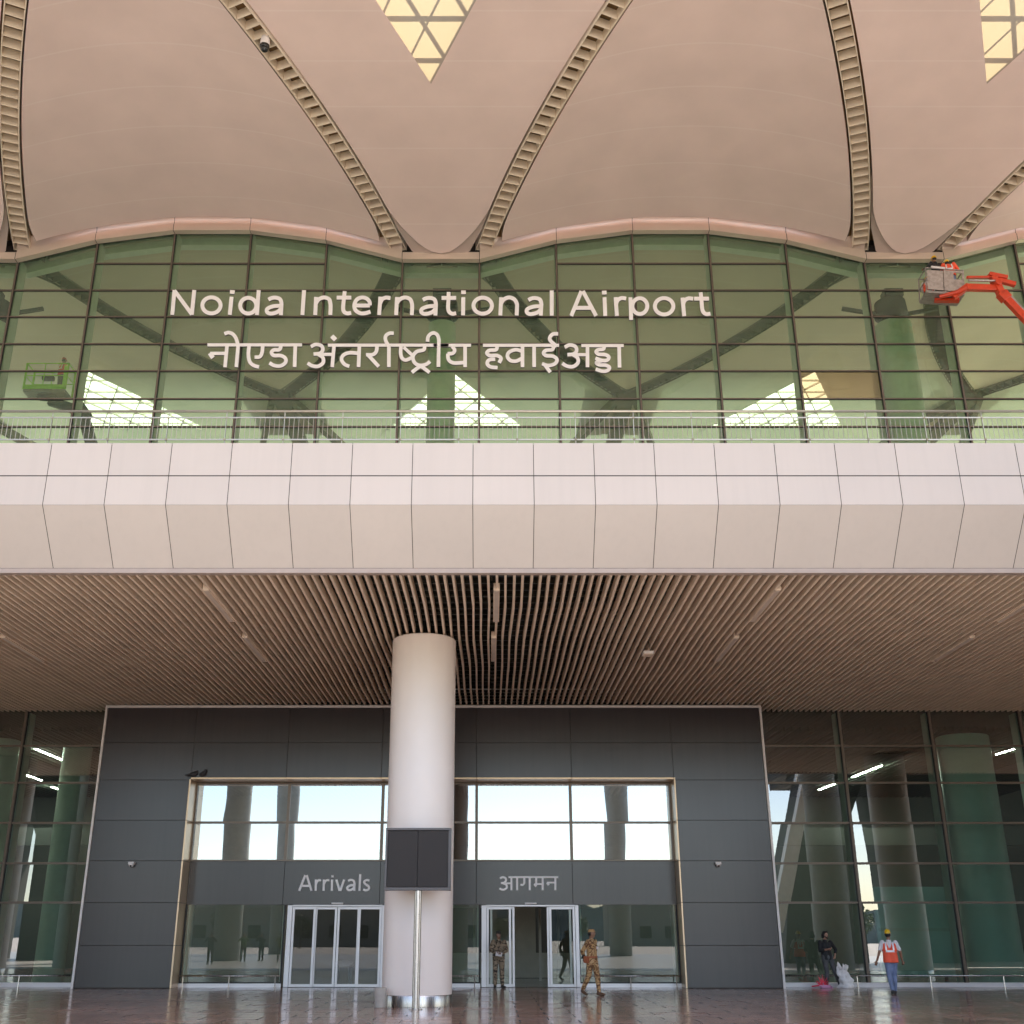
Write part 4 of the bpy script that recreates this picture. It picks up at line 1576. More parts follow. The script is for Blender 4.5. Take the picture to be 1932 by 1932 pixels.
# ------------------------------------------------------------------ small fittings
# linear lights between the slats (switched off)
first = None
LL = [(-6.72, 24.95, "row nearest the balcony edge, left of the column"), (0.15, 24.95, "row nearest the balcony edge, right of the column"),
      (6.8, 24.95, "row nearest the balcony edge, above hanging box"), (13.25, 24.95, "row nearest the balcony edge, far right"),
      (-13.35, 29.4, "row nearest the entrance, far left"), (-6.72, 29.4, "row nearest the entrance, left of the column"),
      (0.1, 29.4, "row nearest the entrance, right of the column"), (6.75, 29.4, "row nearest the entrance, beside hanging box"),
      (13.2, 29.4, "row nearest the entrance, far right")]
for i, (x, y, lab) in enumerate(LL):
    if first is None:
        t = thing("ceiling_light", (x, y, ZC), "x", "ceiling light", "linear lights in the slatted ceiling")
        b = MB()
        b.box(-0.075, 0.075, 0, 2.85, -0.035, 0.14)
        b.build("housing", M_slat, t, local=True, bevel=0.006)
        b = MB()
        b.box(-0.05, 0.05, 0.05, 2.8, -0.048, -0.036)
        b.build("diffuser", mat("fitting_beige", (0.66, 0.55, 0.46), 0.5), t, local=True)
        first = t
    else:
        t = copy_tree(first)
        t.location = (x, y, ZC)
    t["label"] = "unlit linear ceiling light, " + lab

t = thing("hanging_box", (P(1222, 1230, 30.4).x, 30.4, 9.0), "small white box hanging on wires below the slatted ceiling", "fixture")
b = MB()
b.box(-0.15, 0.15, -0.2, 0.2, -0.02, 0.06)
b.build("body", M_wplast, t, local=True, bevel=0.01)
b = MB()
b.box(-0.13, 0.13, -0.17, 0.17, -0.032, -0.021)
b.build("lens", M_slat, t, local=True)
b = MB()
for sx_ in (-0.12, 0.12):
    for sy in (-0.15, 0.15):
        b.tube([(sx_, sy, 0.06), (0, 0, 0.45)], 0.006, 5)
b.build("wire", M_chan, t, local=True)

def wallcam(px, py, label):
    p = P(px, py, YP)
    t = thing("security_camera", p, label, "security camera", "white cameras on the charcoal portal")
    b = MB()
    b.box(-0.10, 0.10, -0.20, 0.0, -0.01, 0.08)
    b.build("bracket", M_wplast, t, local=True, bevel=0.02)
    b = MB()
    b.ball((0, -0.12, -0.02), (0.085, 0.085, 0.075), 16, 10)
    b.build("dome", M_wplast, t, smooth=True, local=True)
    b = MB()
    b.ball((0.0, -0.155, -0.045), (0.045, 0.055, 0.045), 12, 8)
    b.build("lens", M_lens, t, smooth=True, local=True)


wallcam(250, 1631, "small white dome camera on left leg of charcoal portal")
wallcam(1354, 1631, "small white dome camera on right leg of charcoal portal")

# camera hanging from the rib at upper left
p = P(499, 88, 29.6)
p = P(500, 80, 29.2)
t = thing("security_camera", p, "white pan-tilt camera with black dome hanging from the roof rib", "security camera")
b = MB()
b.tube([(0.02, 0.1, 0.62), (0.01, 0.05, 0.35), (0, 0, 0.22)], [0.035, 0.05, 0.07], 12)
b.build("bracket", M_wplast, t, smooth=True, local=True)
b = MB()
b.lathe(0, 0, [(0.05, 0.30), (0.13, 0.22), (0.155, 0.1), (0.16, -0.12), (0.15, -0.14)], 24)
b.build("housing", M_wplast, t, smooth='auto', local=True)
b = MB()
b.lathe(0, 0, [(0.165, -0.14), (0.165, -0.22), (0.14, -0.25)], 24)
b.ball((0, 0, -0.26), (0.135, 0.135, 0.14), 18, 10)
b.build("dome", M_lens, t, smooth='auto', local=True)

# two pigeons on the portal ledge
for i, (px, lab, rz) in enumerate(((366, "dark pigeon perched on the gold ledge, left one of two", 0.5), (382, "dark pigeon perched on the gold ledge, right one of two", -0.6))):
    p = P(px, 1468, YP - 0.01)
    t = thing("pigeon", (p.x, YP - 0.02, OZ + 0.056), lab, "bird", "pigeons on the portal ledge", rz)
    b = MB()
    b.tube([(-0.13, 0, 0.06), (-0.07, 0, 0.075), (0, 0, 0.085), (0.06, 0, 0.11), (0.085, 0, 0.16), (0.095, 0, 0.185), (0.12, 0, 0.185)], [0.018, 0.05, 0.068, 0.06, 0.034, 0.03, 0.01], 12)
    b.tube([(0.0, 0.02, 0.03), (0.005, 0.02, 0.0)], 0.008, 6)
    b.tube([(0.0, -0.02, 0.03), (0.005, -0.02, 0.0)], 0.008, 6)
    b.tube([(-0.22, 0, 0.045), (-0.1, 0, 0.065)], [0.022, 0.035], 8)
    b.build("body", M_bird, t, smooth=True, local=True)
    t.scale = (1.35, 1.35, 1.35)

# lit linear lamps inside the hall
first = None
INL = []
for (px0, py0, px1, py1, lab) in ((66, 1412, 141, 1443, "longest lit strip behind left glass"), (0, 1447, 25, 1458, "short lit strip at left picture edge"),
                                  (39, 1458, 78, 1472, "middle lit strip behind left glass"), (97, 1484, 122, 1493, "smallest lit strip behind left glass"),
                                  (1663, 1444, 1608, 1466, "longest lit strip behind right glass"), (1597, 1470, 1545, 1490, "lower lit strip behind right glass"),
                                  (1913, 1413, 1880, 1423, "lit strip beside green column at right")):
    def onceil(px, py):
        tt = math.tan(PITCH + math.atan((CY - py) / F))
        Yv = (8.66 - CAMZ) / tt
        return P(px, py, Yv)
    a, q = onceil(px0, py0), onceil(px1, py1)
    q = Vector((a.x + (q.x - a.x) * 0.0 + (q.x - a.x), q.y, q.z))
    t = thing("strip_lamp", a, lab + ", inside the hall ceiling", "lamp", "lit strip lamps inside the hall")
    b = MB()
    b.bar(a + Vector((0, 0, 0.02)), q + Vector((0, 0, 0.02)), 0.10, 0.05)
    b.build("housing", M_dkst, t)
    b = MB()
    b.bar(a + Vector((0, 0, -0.012)), q + Vector((0, 0, -0.012)), 0.07, 0.012)
    b.build("tube", M_led, t)

# ------------------------------------------------------------------ people
def remesh(o, vox, smooth=4):
    m = o.modifiers.new("remesh", 'REMESH')
    m.mode = 'VOXEL'
    m.voxel_size = vox
    s = o.modifiers.new("smooth", 'SMOOTH')
    s.iterations = smooth
    s.factor = 0.5
    bpy.context.view_layer.update()
    dg = bpy.context.evaluated_depsgraph_get()
    me = bpy.data.meshes.new_from_object(o.evaluated_get(dg))
    for mm in o.data.materials:
        if mm.name not in [x.name for x in me.materials if x]:
            me.materials.append(mm)
    o.modifiers.clear()
    old = o.data
    o.data = me
    me.polygons.foreach_set("use_smooth", [True] * len(me.polygons))
    bpy.data.meshes.remove(old)
    return o


def limb(b, pts, rs, n=12):
    """tapered limb with rounded joints"""
    for i in range(len(pts) - 1):
        a, q = Vector(pts[i]), Vector(pts[i + 1])
        mid = a.lerp(q, 0.4)
        b.tube([a, mid, q], [rs[i], rs[i] * 0.55 + rs[i + 1] * 0.5, rs[i + 1]], n)
    for p, r in zip(pts, rs):
        b.ball(p, r * 0.99, 12, 8)


def hand(b, wrist, elbow, curl=0.5, side=1, palm_dir=None):
    w, e = Vector(wrist), Vector(elbow)
    d = (w - e).normalized()
    f = palm_dir if palm_dir is not None else Vector((0, -1, 0))
    f = (f - d * f.dot(d))
    f = f.normalized() if f.length > 0.05 else Vector((1, 0, 0))
    x = d.cross(f).normalized()
    palm = w + d * 0.05
    b.tube([w, palm, w + d * 0.095], [0.026, 0.036, 0.034], 10)
    for k, (off, ln) in enumerate(((-0.030, 0.068), (-0.010, 0.080), (0.010, 0.074), (0.030, 0.058))):
        a = w + d * 0.085 + x * off
        m1 = a + (d * (1 - 0.4 * curl) + f * 0.7 * curl).normalized() * ln * 0.5
        m2 = m1 + (d * (1 - 1.1 * curl) + f * 1.1 * curl).normalized() * ln * 0.5
        b.tube([a - d * 0.03, a, m1, m2], [0.0105, 0.0105, 0.0095, 0.008], 8)
        b.ball(m2, 0.0082, 8, 6)
    a = w + d * 0.03 + x * (0.028 * side)
    m1 = a + (d * 0.6 + x * side * 0.7 + f * 0.3).normalized() * 0.042
    m2 = m1 + (d * 0.85 + x * side * 0.15 + f * 0.5).normalized() * 0.034
    b.tube([a - d * 0.02, a, m1, m2], [0.012, 0.0125, 0.011, 0.009], 8)
    b.ball(m2, 0.0092, 8, 6)


def person(loc, rz, label, J, look=0.0, shirt=None, sleeves='long', trousers=None, shoes=None, head='hair', vest=False, skin=None, group=None, scale=1.0, vox=0.010, boots=False, cap=None, beard=False, belt=None):
    """J: joint positions in the person's own frame; the person faces -Y, +X is the person's left"""
    t = thing("person", loc, label, "person", group, rz)
    t.scale = (scale, scale, scale)
    pel, ch, nk = Vector(J['pelvis']), Vector(J['chest']), Vector(J['neck'])
    hd = Vector(J['head'])
    rot = Matrix.Rotation(look, 4, 'Z')

    def hp(x, y, z):
        return hd + rot @ Vector((x, y, z))
    b = MB()
    # torso, neck, limbs, head and hands in one volume
    for s in (-1, 1):
        b.tube([pel + Vector((0.07 * s, 0, -0.04)), (pel + ch) / 2 + Vector((0.06 * s, 0, 0)), ch + Vector((0.075 * s, 0, 0)), ch + Vector((0.10 * s, 0.0, 0.12))], [0.098, 0.092, 0.105, 0.07], 14)
    b.tube([ch + Vector((0, 0, 0.10)), nk, hd + Vector((0, 0.015, -0.07))], [0.085, 0.056, 0.052], 12)
    for k in ('L', 'R'):
        sh_, el, wr = Vector(J['sh' + k]), Vector(J['el' + k]), Vector(J['wr' + k])
        limb(b, [sh_, el, wr], [0.054, 0.042, 0.028])
        hand(b, wr, el, J.get('curl', 0.55), (-1 if k == 'L' else 1) * J.get('thumb', 1), J.get('palm' + k))
        hip, kn, an = Vector(J['hip' + k]), Vector(J['kn' + k]), Vector(J['an' + k])
        limb(b, [hip, kn, an], [0.088, 0.056, 0.038])
        ft = Vector(J['ft' + k])
        b.tube([an + Vector((0, 0, -0.03)), (an + ft) / 2 + Vector((0, 0, -0.025)), ft], [0.04, 0.04, 0.03], 10)
    b.ball(hd, (0.074, 0.094, 0.112), 18, 12)
    b.ball(hp(0, -0.028, -0.06), (0.056, 0.062, 0.062), 14, 10)
    b.tube([hp(0, -0.086, 0.022), hp(0, -0.106, -0.014), hp(0, -0.092, -0.026)], [0.008, 0.015, 0.012], 8)
    b.ball(hp(0, -0.083, -0.058), (0.024, 0.012, 0.010), 8, 6)
    for s in (-1, 1):
        b.ball(hp(0.074 * s, 0.008, -0.008), (0.012, 0.022, 0.032), 8, 6)
        b.ball(hp(0.032 * s, -0.084, 0.034), (0.022, 0.010, 0.006), 8, 6)
    body = b.build("body", skin or M_skin, t, local=True)
    remesh(body, vox)
    # eyes
    e = MB()
    for s in (-1, 1):
        e.ball(hp(0.031 * s, -0.083, 0.014), (0.013, 0.007, 0.007), 8, 6)
    e.ball(hp(0, -0.094, -0.058), (0.02, 0.004, 0.003), 8, 5)
    e.build("face_detail", M_hair, t, smooth=True, local=True)
    # shirt
    b = MB()
    for s in (-1, 1):
        b.tube([pel + Vector((0.075 * s, 0, -0.10)), pel + Vector((0.075 * s, 0, 0.02)), (pel + ch) / 2 + Vector((0.065 * s, 0, 0)), ch + Vector((0.08 * s, 0, 0)), ch + Vector((0.105 * s, 0.0, 0.125))], [0.122, 0.118, 0.110, 0.122, 0.082], 14)
    b.tube([ch, ch + Vector((0, 0, 0.12)), nk + Vector((0, 0.01, 0.0))], [0.12, 0.1, 0.068], 12)
    for k in ('L', 'R'):
        sh_, el, wr = Vector(J['sh' + k]), Vector(J['el' + k]), Vector(J['wr' + k])
        if sleeves == 'long':
            limb(b, [sh_, el, el.lerp(wr, 0.93)], [0.070, 0.058, 0.044])
        elif sleeves == 'rolled':
            limb(b, [sh_, el, el.lerp(wr, 0.55)], [0.068, 0.056, 0.048])
        else:
            limb(b, [sh_, sh_.lerp(el, 0.75)], [0.072, 0.066])
    remesh(b.build("shirt", shirt, t, local=True), 0.016, 5)
    # trousers
    b = MB()
    for k, s in (('L', 1), ('R', -1)):
        hip, kn, an = Vector(J['hip' + k]), Vector(J['kn' + k]), Vector(J['an' + k])
        limb(b, [hip + Vector((0, 0, 0.05)), kn, an + Vector((0, 0, 0.03))], [0.108, 0.076, 0.062 if not boots else 0.058])
    b.ball(pel + Vector((0, 0, -0.02)), (0.165, 0.12, 0.13))
    remesh(b.build("trousers", trousers, t, local=True), 0.016, 4)
    for k in ('L', 'R'):
        an, ft = Vector(J['an' + k]), Vector(J['ft' + k])
        b = MB()
        b.tube([an + Vector((0, 0.01, -0.045)) + (an - ft).normalized() * 0.05, an.lerp(ft, 0.4) + Vector((0, 0, -0.03)), ft], [0.045, 0.045, 0.036], 12)
        b.ball(ft, (0.042, 0.042, 0.034), 12, 8)
        b.tube([an + Vector((0, 0.012, -0.05)), an + Vector((0, 0.005, 0.05 if boots else 0.0))], [0.05, 0.05], 12)
        remesh(b.build("shoe", shoes, t, local=True), 0.012, 3)
    # head wear or hair
    if head == 'hair' or head == 'short':
        b = MB()
        b.ball(hp(0, 0.022, 0.028), (0.088, 0.098, 0.106), 16, 10)
        if head == 'hair':
            for k in range(16):
                a = -0.2 + k / 15 * (math.pi + 0.4)
                b.ball(hp(0.082 * math.cos(a), 0.02 + 0.085 * math.sin(a), -0.03 + 0.03 * math.sin(k * 2.1)), (0.034, 0.034, 0.05), 8, 6)
            b.tube([hp(-0.06, -0.06, 0.10), hp(0.0, -0.085, 0.115), hp(0.06, -0.06, 0.10)], [0.025, 0.03, 0.025], 8)
        else:
            b.tube([hp(0, 0.06, 0.0), hp(0, 0.07, -0.06)], [0.06, 0.045], 10)
        remesh(b.build("hair", M_hair, t, local=True), 0.010, 2)
        if beard:
            b = MB()
            b.tube([hp(-0.066, -0.02, -0.02), hp(-0.052, -0.062, -0.075), hp(0, -0.088, -0.096), hp(0.052, -0.062, -0.075), hp(0.066, -0.02, -0.02)], [0.014, 0.02, 0.026, 0.02, 0.014], 10)
            b.tube([hp(-0.025, -0.09, -0.045), hp(0, -0.097, -0.042), hp(0.025, -0.09, -0.045)], 0.007, 8)
            b.build("beard", M_hair, t, smooth=True, local=True)
    if head in ('cap', 'helmet'):
        b = MB()
        b.ball(hp(0, 0.025, 0.0), (0.083, 0.090, 0.075), 14, 10)
        b.build("hair", M_hair, t, smooth=True, local=True)
        b = MB()
        top = 0.115 if head == 'helmet' else 0.085
        r0 = 0.098 if head == 'helmet' else 0.090
        prof = [(r0 + 0.004, 0.035), (r0, 0.06), (r0 * 0.93, 0.035 + top * 0.62), (r0 * 0.68, 0.035 + top * 0.9), (r0 * 0.3, 0.035 + top), (0.004, 0.035 + top * 1.01)]
        vs, fs, n = [], [], 20
        for r_, z_ in prof:
            for k in range(n):
                a = 2 * math.pi * k / n
                vs.append(hp(r_ * math.cos(a) * 0.92, 0.006 + r_ * math.sin(a) * 1.12, z_))
        for i in range(len(prof) - 1):
            for k in range(n):
                k2 = (k + 1) % n
                fs.append((i * n + k, i * n + k2, (i + 1) * n + k2, (i + 1) * n + k))
        b.add(vs, fs)
        # peak
        vs, fs = [], []
        for k in range(9):
            a = math.pi + math.pi * (k + 0.5) / 9.0
            vs.append(hp(0.088 * math.cos(a), 0.006 + 0.105 * math.sin(a), 0.047))
            ext = 0.055 * math.sin(math.pi * (k + 0.5) / 9.0)
            vs.append(hp((0.09 + ext * 0.3) * math.cos(a), 0.006 + (0.105 + ext) * math.sin(a), 0.036))
        b.add(vs, [(2 * i, 2 * i + 1, 2 * i + 3, 2 * i + 2) for i in range(8)])
        if head == 'helmet':
            b.tube([hp(0, -0.10, 0.07), hp(0, -0.05, 0.137), hp(0, 0.02, 0.156), hp(0, 0.08, 0.135), hp(0, 0.11, 0.07)], 0.012, 8)
        b.build("hard_hat" if head == 'helmet' else "cap", cap, t, smooth='auto', local=True)
    if vest:
        b = MB()
        for s in (-1, 1):
            b.tube([pel + Vector((0.08 * s, 0, -0.10)), pel + Vector((0.08 * s, 0, 0.02)), (pel + ch) / 2 + Vector((0.075 * s, 0, 0)), ch + Vector((0.095 * s, 0, 0)), ch + Vector((0.128 * s, 0.0, 0.13))], [0.142, 0.138, 0.130, 0.136, 0.092], 14)
        o = remesh(b.build("vest", M_hivis, t, local=True), 0.018, 4)
        b = MB()
        mid = pel.lerp(ch, 0.70)
        n = 28
        ring = []
        for z_ in (-0.028, 0.028):
            for k in range(n):
                a = 2 * math.pi * k / n
                ring.append(mid + Vector(((0.215) * math.cos(a), 0.150 * math.sin(a), z_)))
        b.add(ring, [(k, (k + 1) % n, n + (k + 1) % n, n + k) for k in range(n)])
        for s in (-1, 1):
            for f in (-1, 1):
                pts = [mid + Vector((0.105 * s, 0.148 * f, 0.02)), ch + Vector((0.105 * s, 0.142 * f, 0.02)), ch + Vector((0.10 * s, 0.085 * f, 0.155))]
                for a, q in zip(pts, pts[1:]):
                    b.bar(a, q, 0.045, 0.012, 0, (0, f, 0.2))
        b.build("reflective_band", M_refl, t, local=True)
    if belt:
        b = MB()
        n = 24
        ring = []
        for z_ in (-0.025, 0.025):
            for k in range(n):
                a = 2 * math.pi * k / n
                ring.append(pel + Vector((0.205 * math.cos(a), 0.135 * math.sin(a), 0.05 + z_)))
        b.add(ring, [(k, (k + 1) % n, n + (k + 1) % n, n + k) for k in range(n)])
        b.build("belt", belt, t, local=True)
    return t


def pose(**kw):
    J = dict(pelvis=(0, 0, 0.96), chest=(0, 0.0, 1.27), neck=(0, 0.01, 1.50), head=(0, -0.015, 1.635),
             shL=(0.185, 0, 1.42), elL=(0.235, 0.03, 1.13), wrL=(0.235, -0.03, 0.88),
             shR=(-0.185, 0, 1.42), elR=(-0.235, 0.03, 1.13), wrR=(-0.235, -0.03, 0.88),
             hipL=(0.095, 0, 0.92), knL=(0.11, -0.01, 0.50), anL=(0.12, 0.02, 0.085), ftL=(0.14, -0.14, 0.036),
             hipR=(-0.095, 0, 0.92), knR=(-0.11, -0.01, 0.50), anR=(-0.12, 0.02, 0.085), ftR=(-0.14, -0.14, 0.036))
    J.update(kw)
    return J


# soldier with a paper in the open doorway
p = P(940, 1866, YD - 0.6)
fy = CAMZ / math.tan(math.atan((1867 - CY) / F) - PITCH)
sol = person((pxX(941, 1860, YD - 0.75), YD - 0.75, 0), 0.0, "soldier in dark olive camouflage holding white paper by open glass door",
             pose(elL=(0.27, 0.02, 1.15), wrL=(0.09, -0.21, 1.05), elR=(-0.27, 0.02, 1.15), wrR=(-0.09, -0.19, 1.08), palmL=Vector((-1, 0, 0)), palmR=Vector((1, 0, 0)),
                  anL=(0.12, 0.0, 0.085), ftL=(0.20, -0.13, 0.036)),
             look=R(28), shirt=M_camoA, trousers=M_camoA, shoes=M_shoe, head='cap', cap=mat("dark_cap", (0.035, 0.032, 0.025), 0.8), boots=True, belt=M_dkst, skin=mat("skin_tan", (0.24, 0.13, 0.085), 0.55))
b = MB()
pp = sol.location
b.bar((pp.x - 0.10, pp.y - 0.285, 1.055), (pp.x + 0.11, pp.y - 0.29, 1.02), 0.16, 0.012, 0, (0, -0.7, 0.7))
o = b.build("paper_sheet", M_wplast)
tag(o, "white paper held in the hands of the olive soldier", "paper")

# walking soldier in khaki
wy = CAMZ / math.tan(math.atan((1879 - CY) / F) - PITCH)
sb = person((pxX(1119, 1875, wy), wy, 0), R(55), "soldier in khaki camouflage with tan holster, hands behind his back, walking",
            pose(pelvis=(0, 0.0, 0.96), elL=(0.26, 0.14, 1.16), wrL=(0.06, 0.20, 0.99), elR=(-0.27, 0.15, 1.16), wrR=(-0.05, 0.22, 0.95), palmL=Vector((0, 1, 0)), palmR=Vector((0, 1, 0)),
                 knL=(0.10, -0.10, 0.52), anL=(0.09, -0.14, 0.09), ftL=(0.10, -0.30, 0.04), knR=(-0.11, 0.06, 0.51), anR=(-0.11, 0.26, 0.15), ftR=(-0.12, 0.14, 0.04)),
            look=R(22), shirt=M_camoB, trousers=M_camoB, shoes=M_boot, head='cap', cap=M_camoB, boots=True, belt=M_holst, scale=1.02)
b = MB()
b.bar((-0.23, 0.06, 0.86), (-0.24, 0.03, 1.03), 0.075, 0.15)
b.build("holster", M_holst, sb, local=True, bevel=0.01)
b = MB()
b.tube([(-0.24, 0.10, 1.05), (-0.25, 0.16, 1.03), (-0.25, 0.19, 0.97)], [0.022, 0.022, 0.018], 8)
b.build("pistol_grip", M_lens, sb, smooth=True, local=True)
b = MB()
b.box(0.05, 0.12, -0.145, -0.128, 1.22, 1.29)
b.build("name_badge", M_wplast, sb, local=True)

# bearded man in black leaning by the glass
ky = YG - 0.85
person((pxX(1566, 1862, ky), ky, 0), R(12), "bearded man in black shirt and grey jeans leaning by the right glass",
       pose(pelvis=(0.0, 0.0, 0.95), chest=(0.0, 0.04, 1.26), neck=(0.01, 0.05, 1.49), head=(0.03, 0.03, 1.625), shL=(0.19, 0.04, 1.41), elL=(0.40, 0.10, 1.17), wrL=(0.27, -0.03, 0.97), palmL=Vector((-1, 0.3, 0)),
            shR=(-0.18, 0.04, 1.41), elR=(-0.24, 0.0, 1.14), wrR=(-0.05, -0.21, 1.18), palmR=Vector((0, 0, 1)),
            hipL=(0.10, 0, 0.91), knL=(0.19, -0.08, 0.50), anL=(0.36, -0.02, 0.085), ftL=(0.45, -0.14, 0.036), knR=(-0.08, -0.05, 0.5), anR=(-0.10, 0.02, 0.085), ftR=(-0.14, -0.14, 0.036)),
       look=R(25), shirt=M_blk, sleeves='rolled', trousers=M_gjean, shoes=M_shoe, head='hair', beard=True, scale=1.0, skin=mat("skin_light", (0.40, 0.21, 0.14), 0.55))

# worker walking away in hi-vis vest
hy = CAMZ / math.tan(math.atan((1876 - CY) / F) - PITCH)
person((pxX(1688, 1872, hy), hy, 0), R(180 - 14), "worker seen from behind in orange vest, yellow hard hat and blue jeans",
       pose(elL=(0.30, 0.08, 1.16), wrL=(0.40, 0.02, 0.90), elR=(-0.29, 0.06, 1.16), wrR=(-0.33, -0.06, 0.90),
            knL=(0.09, 0.0, 0.51), anL=(0.06, 0.12, 0.11), ftL=(0.07, -0.02, 0.036), knR=(-0.06, -0.10, 0.52), anR=(-0.03, -0.14, 0.085), ftR=(-0.03, -0.30, 0.036)),
       look=R(-12), shirt=M_tee, sleeves='short', trousers=M_bjean, shoes=M_shoe, head='helmet', cap=M_helm, vest=True, scale=1.0)

# white sack and sweeping set at the man's feet
sx0 = pxX(1595, 1862, ky - 0.15)
t = thing("white_sack", (sx0, ky - 0.15, 0), "crumpled white woven sack standing on floor beside man in black", "sack")
b = MB()
rg = random.Random(3)


def sackfn(u, v):
    a = 2 * math.pi * u
    r = (0.24 - 0.10 * v) * (1 + 0.16 * math.sin(3 * a + 5 * v) + 0.08 * math.sin(7 * a - 9 * v)) + 0.02 * math.sin(23 * v)
    if v > 0.72:
        r *= 1 - 0.75 * (v - 0.72) / 0.28 + 0.5 * (v - 0.72) * (1 + math.cos(2 * a))
    z = 0.66 * v * (1 + 0.14 * math.cos(2 * a + 0.6) * v)
    return (sx0 + r * math.cos(a) + 0.05 * math.sin(6 * v) - 0.04 * v, ky - 0.15 + 0.75 * r * math.sin(a), 0.004 + z)


b.grid(sackfn, 40, 26)
b.build("sack_body", M_sack, t, smooth=True)
b = MB()
b.tube([(sx0 - 0.10, ky - 0.15, 0.55), (sx0 - 0.16, ky - 0.16, 0.72), (sx0 - 0.17, ky - 0.16, 0.80)], [0.09, 0.05, 0.012], 8)
b.tube([(sx0 + 0.02, ky - 0.15, 0.55), (sx0 + 0.12, ky - 0.17, 0.68), (sx0 + 0.16, ky - 0.18, 0.66)], [0.10, 0.07, 0.02], 8)
b.build("sack_corner", M_sack, t, smooth=True)
dx0 = pxX(1558, 1864, ky - 0.45)
t = thing("dustpan", (dx0, ky - 0.45, 0), "pink dustpan lying on the floor before the man in black", "dustpan")
b = MB()
b.box(-0.17, 0.20, -0.13, 0.12, 0.006, 0.02)
b.box(-0.17, 0.20, 0.10, 0.12, 0.02, 0.10)
b.box(-0.17, -0.155, -0.13, 0.10, 0.02, 0.07)
b.box(0.185, 0.20, -0.13, 0.10, 0.02, 0.07)
b.build("pan", M_pink, t, local=True, bevel=0.006)
b = MB()
b.tube([(0.0, 0.11, 0.06), (-0.02, 0.2, 0.16)], 0.016, 8)
b.build("handle", M_pink, t, smooth=True, local=True)
t = thing("hand_brush", (dx0 - 0.08, ky - 0.18, 0), "red brush with splayed bristles beside the pink dustpan", "brush")
b = MB()
b.tube([(-0.30, 0.0, 0.05), (-0.12, 0, 0.07), (0.05, 0, 0.09)], [0.02, 0.024, 0.03], 10)
b.build("handle", M_red, t, smooth=True, local=True)
b = MB()
for k in range(12):
    a = R(20 + 140 * k / 11)
    b.tube([(0.06, 0, 0.06), (0.06 + 0.24 * math.cos(a), 0.02 * math.sin(k * 3), 0.06 + (0.24 + 0.06 * (k % 3)) * math.sin(a))], [0.028, 0.006], 6)
b.build("bristles", M_red, t, local=True)

# grey plastic stool just inside the closed doors
kx = pxX(648, 1840, YD + 1.2)
t = thing("plastic_stool", (kx, YD + 1.2, 0.006), "grey plastic stool behind the closed glass doors", "stool")
b = MB()
b.lathe(0, 0, [(0.30, 0.60), (0.33, 0.64), (0.31, 0.74), (0.18, 0.79), (0.02, 0.80)], 24)
b.build("seat", mat("grey_plastic", (0.22, 0.23, 0.26), 0.5), t, smooth='auto', local=True)
for (sx_, sy) in ((-1, -1), (1, -1), (1, 1), (-1, 1)):
    b = MB()
    b.tube([(0.2 * sx_, 0.2 * sy, 0.62), (0.25 * sx_, 0.25 * sy, 0.0)], [0.04, 0.028], 8)
    b.build("leg", MATS["grey_plastic"], t, smooth=True, local=True)

# ------------------------------------------------------------------ orange boom lift on the balcony deck
YL = 38.3
bk = P(1777, 562, YL)         # middle of the basket floor
lift = thing("boom_lift", (33.0, 37.4, 11.56), "orange boom lift raising a grey basket to the roof tip at right", "boom lift")
# basket (turned about 35 degrees), built from its own corner frame
ax = Matrix.Rotation(R(-2), 3, 'Z') @ Vector((1, 0, 0))
ay = Matrix.Rotation(R(-2), 3, 'Z') @ Vector((0, 1, 0))
tilt = Matrix.Rotation(R(6), 3, 'Y')


def bp(u, v, w):
    return bk + tilt @ (ax * u + ay * v + Vector((0, 0, w)))


HB, HL, HW = 1.08, 0.74, 0.42
b = MB()
for w in (0.0, 0.55, HB):
    for (a, q) in (((-HL, -HW), (HL, -HW)), ((HL, -HW), (HL, HW)), ((HL, HW), (-HL, HW)), ((-HL, HW), (-HL, -HW))):
        b.tube([bp(a[0], a[1], w), bp(q[0], q[1], w)], 0.026, 8)
for (u, v) in ((-HL, -HW), (HL, -HW), (HL, HW), (-HL, HW), (0, -HW), (0, HW)):
    b.tube([bp(u, v, 0), bp(u, v, HB)], 0.026, 8)
b.build("basket_frame", M_greybox, lift, smooth='auto')
b = MB()
vs = [bp(u, v, w) for w in (-0.07, 0.03) for (u, v) in ((-HL, -HW), (HL, -HW), (HL, HW), (-HL, HW))]
b.add(vs, [(0, 3, 2, 1), (4, 5, 6, 7), (0, 1, 5, 4), (1, 2, 6, 5), (2, 3, 7, 6), (3, 0, 4, 7)])
b.build("basket_floor", M_greybox, lift)
b = MB()
for (u0, u1, w0, w1) in ((-HL + 0.03, -0.08, 0.05, 0.96), (-0.05, 0.33, 0.05, 1.0), (0.33, HL, 0.05, 0.6), (0.33, HL, 0.92, 1.0), (0.66, HL, 0.6, 0.92)):
    vs = [bp(u, -HW - dv, w) for dv in (0.03, 0.05) for (u, w) in ((u0, w0), (u1, w0), (u1, w1), (u0, w1))]
    b.add(vs, [(4, 5, 6, 7), (0, 3, 2, 1), (0, 4, 7, 3), (1, 2, 6, 5), (3, 7, 6, 2), (0, 1, 5, 4)])
b.build("basket_cladding", mat("weathered_sheet", (0.40, 0.335, 0.30), 0.55, 0.2, 0.25, 7), lift)
b = MB()
a = bp(-HL + 0.2, -HW - 0.06, 1.10)
q = bp(0.0, -HW - 0.06, 1.08)
b.tube([a, q], 0.05, 10)
b.build("control_box", M_wplast, lift, smooth='auto')
